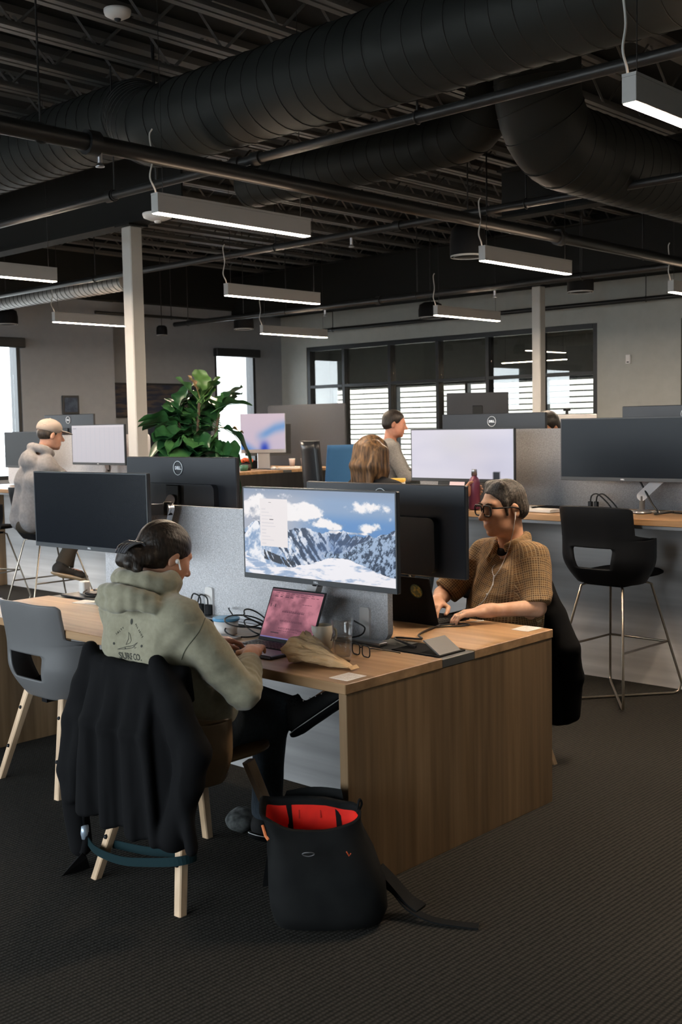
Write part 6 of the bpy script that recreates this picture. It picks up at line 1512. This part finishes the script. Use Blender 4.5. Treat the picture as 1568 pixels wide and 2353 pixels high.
# ================================================================== leafy plant
def plant():
    t = thing('potted_fig', 'leafy green fiddle leaf fig between the column and the window', 'plant', (5.38, 6.42, 0))
    MB().lathe([(0, 0), (.15, 0), (.19, .36), (.195, .38), (.17, .38), (.16, .33), (0, .33)], n=28).build('pot', mat('dark_pot', (.03, .03, .032), .6), t)
    MB().lathe([(0, .331), (.16, .331)], n=24).build('soil', mat('potting_soil', (.03, .02, .015), .95), t)
    M_bark = mat('fig_bark', (.09, .06, .04), .85)
    stems = [spline([(0, 0, .3), (.02, .01, .8), (-.02, .02, 1.3), (0, 0, 1.78)], 5), spline([(.02, 0, 1.1), (.08, -.04, 1.4), (.14, -.06, 1.7)], 5), spline([(-.02, 0, 1.1), (-.08, .06, 1.4), (-.12, .10, 1.66)], 5)]
    for s in stems: MB().tube(s, [.018-.008*i/len(s) for i in range(len(s))], 8).build('stem', M_bark, t)
    greens = [mat('fig_leaf_deep', (.012, .055, .020), .30, noise=(8, (1, 1, 1), 3, .3, .7), col2=(.022, .085, .030)), mat('fig_leaf_mid', (.03, .11, .035), .32, noise=(8, (1, 1, 1), 3, .3, .7), col2=(.05, .15, .05)), mat('fig_leaf_fresh', (.07, .17, .05), .36, noise=(8, (1, 1, 1), 3, .3, .7), col2=(.11, .23, .07)), mat('fig_leaf_dry', (.45, .30, .17), .7)]
    def leaf(L_, W_, droop, m):
        b = MB(); nu, nv = 14, 6
        def fn(a, c):
            w = W_*max(.06, math.sqrt(max(0, 1-((a-.60)/.405)**2)), .62*math.sqrt(max(0, 1-((a-.24)/.25)**2)))
            y = (c-.5)*2; x = L_*a; z = -droop*a*a*L_+.20*w*abs(y)**1.3+.012*math.sin(a*15)*abs(y)
            return (x+.035, y*w*.5, z)
        b.grid(fn, nu, nv); b.tube([(-.03, 0, .0), (.036, 0, 0)]+[(L_*a+.035, 0, -droop*a*a*L_-.002) for a in (.3, .6, .9)], [.004, .004, .0035, .0025, .0012], 5)
        return b.mesh('leaf', m)
    var = [leaf(.25, .19, .25, greens[0]), leaf(.23, .18, .55, greens[1]), leaf(.27, .20, .9, greens[0]), leaf(.20, .145, .15, greens[2]), leaf(.13, .04, .4, greens[3]), leaf(.24, .19, .4, greens[1])]
    rng = random.Random(11)
    def put(k, p, yaw, pitch, roll, s=1.0):
        o = bpy.data.objects.new('leaf', var[k]); link(o, t); o.location = p; o.rotation_euler = (Matrix.Rotation(yaw, 4, 'Z') @ Matrix.Rotation(-pitch, 4, 'Y') @ Matrix.Rotation(roll, 4, 'X')).to_euler(); o.scale = (s, s, s)
    for i in range(84):
        z = 1.34+.42*((i*.618) % 1.0); yaw = i*2.399+rng.uniform(-.3, .3); q = (z-1.34)/.42
        c = Vector(stems[i % 3][min(len(stems[i % 3])-1, int((.45+.55*q)*len(stems[i % 3])))]); c.z = z
        pitch = -.65+1.55*q+rng.uniform(-.3, .3); k = 0 if q < .3 else rng.choice((0, 1, 2, 5, 0))
        if q > .8: k = rng.choice((1, 3, 3, 5, 0))
        if q < .25: k = rng.choice((2, 0, 1))
        put(k, c, yaw, pitch, rng.uniform(-.5, .5), rng.uniform(.85, 1.1))
    for p, yaw, pitch, k in (((-.06, .06, 1.70), 2.35, .0, 0), ((-.10, .09, 1.64), 2.3, .02, 0), ((0, 0, 1.8), 2.6, .9, 3), ((0, 0, 1.8), -.5, .9, 3), ((.03, -.02, 1.82), 1.2, 1.2, 3), ((.1, -.05, 1.72), -.9, .55, 1), ((0.02, .02, 1.84), 3.0, 1.25, 4), ((.12, -.10, 1.60), -.8, .0, 4), ((.1, -.1, 1.6), -.75, -.25, 2)): put(k, Vector(p), yaw, pitch, rng.uniform(-.2, .2))
plant()

# ================================================================== things on the bar counter
t = lathe_thing('bottle', 'purple metal water bottle held by the long haired woman', 'bottle', (5.745, 4.20, 1.055), [(0, .0), (.032, 0), (.036, .006), (.036, .165), (.032, .185), (.020, .203), (.0165, .206), (.0165, .212), (0, .212)], mat('purple_enamel', (.16, .035, .07), .35))
MB().lathe([(0, .252), (.0175, .252), (.0185, .248), (.0185, .212), (0, .212)], n=24).build('cap', M_alu, t)
def book(label, loc, rz, w, d, h, m, name='notebook', cat='notebook'):
    t = thing(name, label, cat, loc, rz); MB().box((-w/2, -d/2, 0), (w/2, d/2, .002), .0005).box((-w/2, -d/2, h-.002), (w/2, d/2, h), .0005).box((-w/2, -d/2, .002), (-w/2+.003, d/2, h-.002)).build('cover', m, t); MB().box((-w/2+.003, -d/2+.003, .002), (w/2-.004, d/2-.003, h-.002)).build('pages', M_paper, t)
book('small pale notebook left of the stool on the bar counter', (5.98, 3.98, 1.055), .1, .09, .13, .014, M_paper); book('pale notebook on the bar counter beside the stool back', (5.80, 3.72, 1.055), -.1, .12, .18, .016, M_paper); book('black folder lying against the bar divider', (6.02, 3.75, 1.055), .0, .16, .30, .012, M_blackmat, 'folder', 'folder')
for i, (v, lb) in enumerate(((3.57, 'left black plug standing at the bar divider above the stool'), (3.53, 'right black plug standing at the bar divider above the stool'))):
    o = thing('power_plug', lb, 'plug', (6.08, v, 1.055)); MB().box((-.011, -.014, 0), (.011, .014, .05), .004).build('body', M_black, o); MB().tube(spline([(0, 0, .05), (0, -.01, .085), (0, -.05, .095), (0, -.11, .05), (0, -.15, .006)], 6), .0045, 6).build('lead', M_cable, o)
cable('tangled black cables beside the white monitor arm', [(5.99, 3.20, 1.26), (5.96, 3.10, 1.12), (5.92, 3.04, 1.07), (5.85, 3.02, 1.065), (5.90, 2.95, 1.075), (5.98, 2.98, 1.068), (5.95, 2.88, 1.065), (5.85, 2.84, 1.065), (5.90, 2.76, 1.07)], .006)
cable('black cable drooping from the right edge monitor', [(5.96, 2.90, 1.26), (5.99, 2.86, 1.16), (6.0, 2.80, 1.10), (5.97, 2.74, 1.07)], .005)
# ------------------------------------------------------------------ distant counter
def img_wave(u, v):
    out = mix((.82, .76, .84), (.86, .78, .83), v); d1 = np.abs(v-(.28+.55*(u-.35)**1.0*ss(.3, .8, u)+.1*np.sin(u*3))); out = mix(out, (.42, .62, .85), np.exp(-(d1/.13)**2)*ss(.25, .6, u)*.9)
    out = mix(out, (.25, .52, .85), ss(.45, .05, v+.9*u)*.9); out = mix(out, (.10, .25, .75), np.exp(-((u-.53)/.10)**2)*ss(.35, .0, v)); return srgb(np.clip(out, 0, 1))
t = thing('desktop_computer', 'bright desktop computer with blue wave wallpaper beside the plant', 'computer', (9.86, 10.52, 1.06), math.radians(225))
MB().box((-.02, -.29, .20), (0, .29, .70), .006).build('housing', M_alu, t); o = picture_grid('screen', .56, .455, 60, 48, img_wave, .9, t, .001); o.location.z = .475
MB().box((-.05, -.08, .0), (-.035, .08, .30), .004).box((-.10, -.09, 0), (.08, .09, .008), .003).build('stand', M_alu, t)
t = lathe_thing('cup', 'green cup on the distant counter', 'cup', (9.30, 10.28, 1.06), [(0, 0), (.045, 0), (.055, .07), (.05, .07), (.042, .006), (0, .006)], mat('green_glaze', (.05, .16, .11), .4)); MB().tube([(.05, 0, .055), (.075, 0, .04), (.048, 0, .018)], .006, 6).build('handle', t.children[0].data.materials[0], t)
t = thing('flower_pot', 'orange flowers in a dark pot on the distant counter', 'flowers', (9.42, 10.36, 1.06)); MB().lathe([(0, 0), (.05, 0), (.06, .08), (0, .08)], n=16).build('pot', mat('brown_pot', (.06, .03, .03), .6), t)
for k in range(5):
    S = Sdf((-.06, -.06, -.06), (.06, .06, .06), .006); S.ell((0, 0, 0), (.036, .036, .026), None, .01); S.displace(lambda x, y, z: .012*noise3(x*60+k, y*60, z*60)); o = link(bpy.data.objects.new('bloom', S.mesh('bloom', mat('orange_petals', (.70, .13, .05), .7))), t); o.location = (.05*math.cos(k*1.3), .05*math.sin(k*1.3), .12+.015*(k % 2))
t = thing('mouse', 'pale lozenge shaped mouse on the distant counter', 'mouse', (9.75, 10.22, 1.06), .8); S = Sdf((-.09, -.07, -.01), (.09, .07, .07), .005); S.ell((0, 0, .01), (.062, .035, .03), None, .01); S.box((0, 0, -.05), (.1, .1, .05), None, .001, .001, True); link(bpy.data.objects.new('shell', S.mesh('shell', M_white)), t)
MB().box((-.09, -.08, 0), (.09, .08, .002)).build('mat', mat('blue_pad', (.06, .12, .2), .8), t)
book('stack of pale papers at the front of the distant counter', (10.05, 10.25, 1.06), .7, .2, .28, .02, M_paper, 'paper_stack', 'papers'); book('dark ledger with pale pages in the middle of the distant counter', (9.95, 10.75, 1.06), .8, .24, .34, .10, M_blackmat, 'ledger', 'book')
for i, (u, v, lb) in enumerate(((10.40, 10.55, 'left pink paper cup on the distant counter'), (10.52, 10.45, 'right pink paper cup on the distant counter'))):
    t = lathe_thing('paper_cup', lb, 'cup', (u, v, 1.06), [(0, 0), (.03, 0), (.042, .11), (.039, .11), (.028, .004), (0, .004)], mat('pale_pink_card', (.62, .50, .46), .6)); MB().lathe([(0, .112), (.043, .112), (.043, .104), (0, .104)], n=20).build('lid', M_white, t)
monitor('black monitor back on the distant counter beside the computer', (10.35, 10.95, 1.42), .62, .42, math.radians(225), front_badge=False)
monitor_arm('dark monitor arm on the distant counter', (10.39, 10.99, 1.36), (10.42, 11.05, 1.06), M_black, elbow=(10.45, 11.1, 1.2))
# small side counter behind the bar with a yellow box, and stands for the two free monitors
t = thing('side_table', 'small high table behind the long haired woman', 'table', (7.2, 6.05, 0)); MB().box((-.30, -.30, 1.02), (.30, .30, 1.05), .003).build('table_top', M_oak_x, t)
for sx in (-.26, .26):
    for sy in (-.26, .26): MB().box((sx-.015, sy-.015, 0), (sx+.015, sy+.015, 1.02)).build('leg', M_black, t)
t = thing('food_box', 'white box with yellow lid behind the long haired woman', 'box', (7.12, 5.99, 1.05), .6); MB().box((-.08, -.06, 0), (.08, .06, .075), .006).build('body', M_white, t); MB().box((-.084, -.064, .07), (.084, .064, .10), .006).build('lid', mat('yellow_lid', (.72, .42, .06), .5), t)
bar4 = bench('low dark counter behind the right bar carrying another monitor', 8.9, 5.6, 1.2, 2.0, .95, dark=True, strip=(0.5, 0.65))
monitor_arm('dark monitor arm of the black monitor before the partition', (9.25, 6.72, 1.66), (9.2, 6.8, .95), M_black, elbow=(9.18, 6.85, 1.3))
t = thing('webcam', 'small dark webcam on top of the pale computer back', 'webcam', (9.33, 5.73, 1.662)); MB().box((-.05, -.015, .03), (.05, .015, .055), .006).build('body', M_black, t); MB().box((-.012, -.012, 0), (.012, .012, .03), .004).build('clip', M_black, t)
t = thing('desktop_computer', 'pale computer back under the webcam before the partition', 'computer', (9.33, 5.75, .95), math.radians(40)); MB().box((0, -.30, .28), (.02, .30, .71), .006).build('housing', M_paper, t); MB().box((-.06, -.08, 0), (-.045, .08, .40), .004).box((-.10, -.09, 0), (.06, .09, .008), .003).build('stand', M_alu, t); MB().box((.02, -.29, .29), (.021, .29, .70)).build('screen', M_screen_off, t)
t = thing('small_desk', 'narrow dark desk behind the column carrying a reflective monitor', 'desk', (7.2, 8.98, 0)); MB().box((-.35, -.35, 1.02), (.35, .35, 1.05), .003).build('table_top', M_dark_lam, t)
for sx in (-.3, .3):
    for sy in (-.3, .3): MB().box((sx-.02, sy-.02, 0), (sx+.02, sy+.02, 1.02)).build('leg', M_black, t)
monitor_arm('dark monitor arm of the reflective monitor by the column', (7.25, 9.0, 1.40), (7.33, 9.08, 1.05), M_black, elbow=(7.35, 9.12, 1.25))
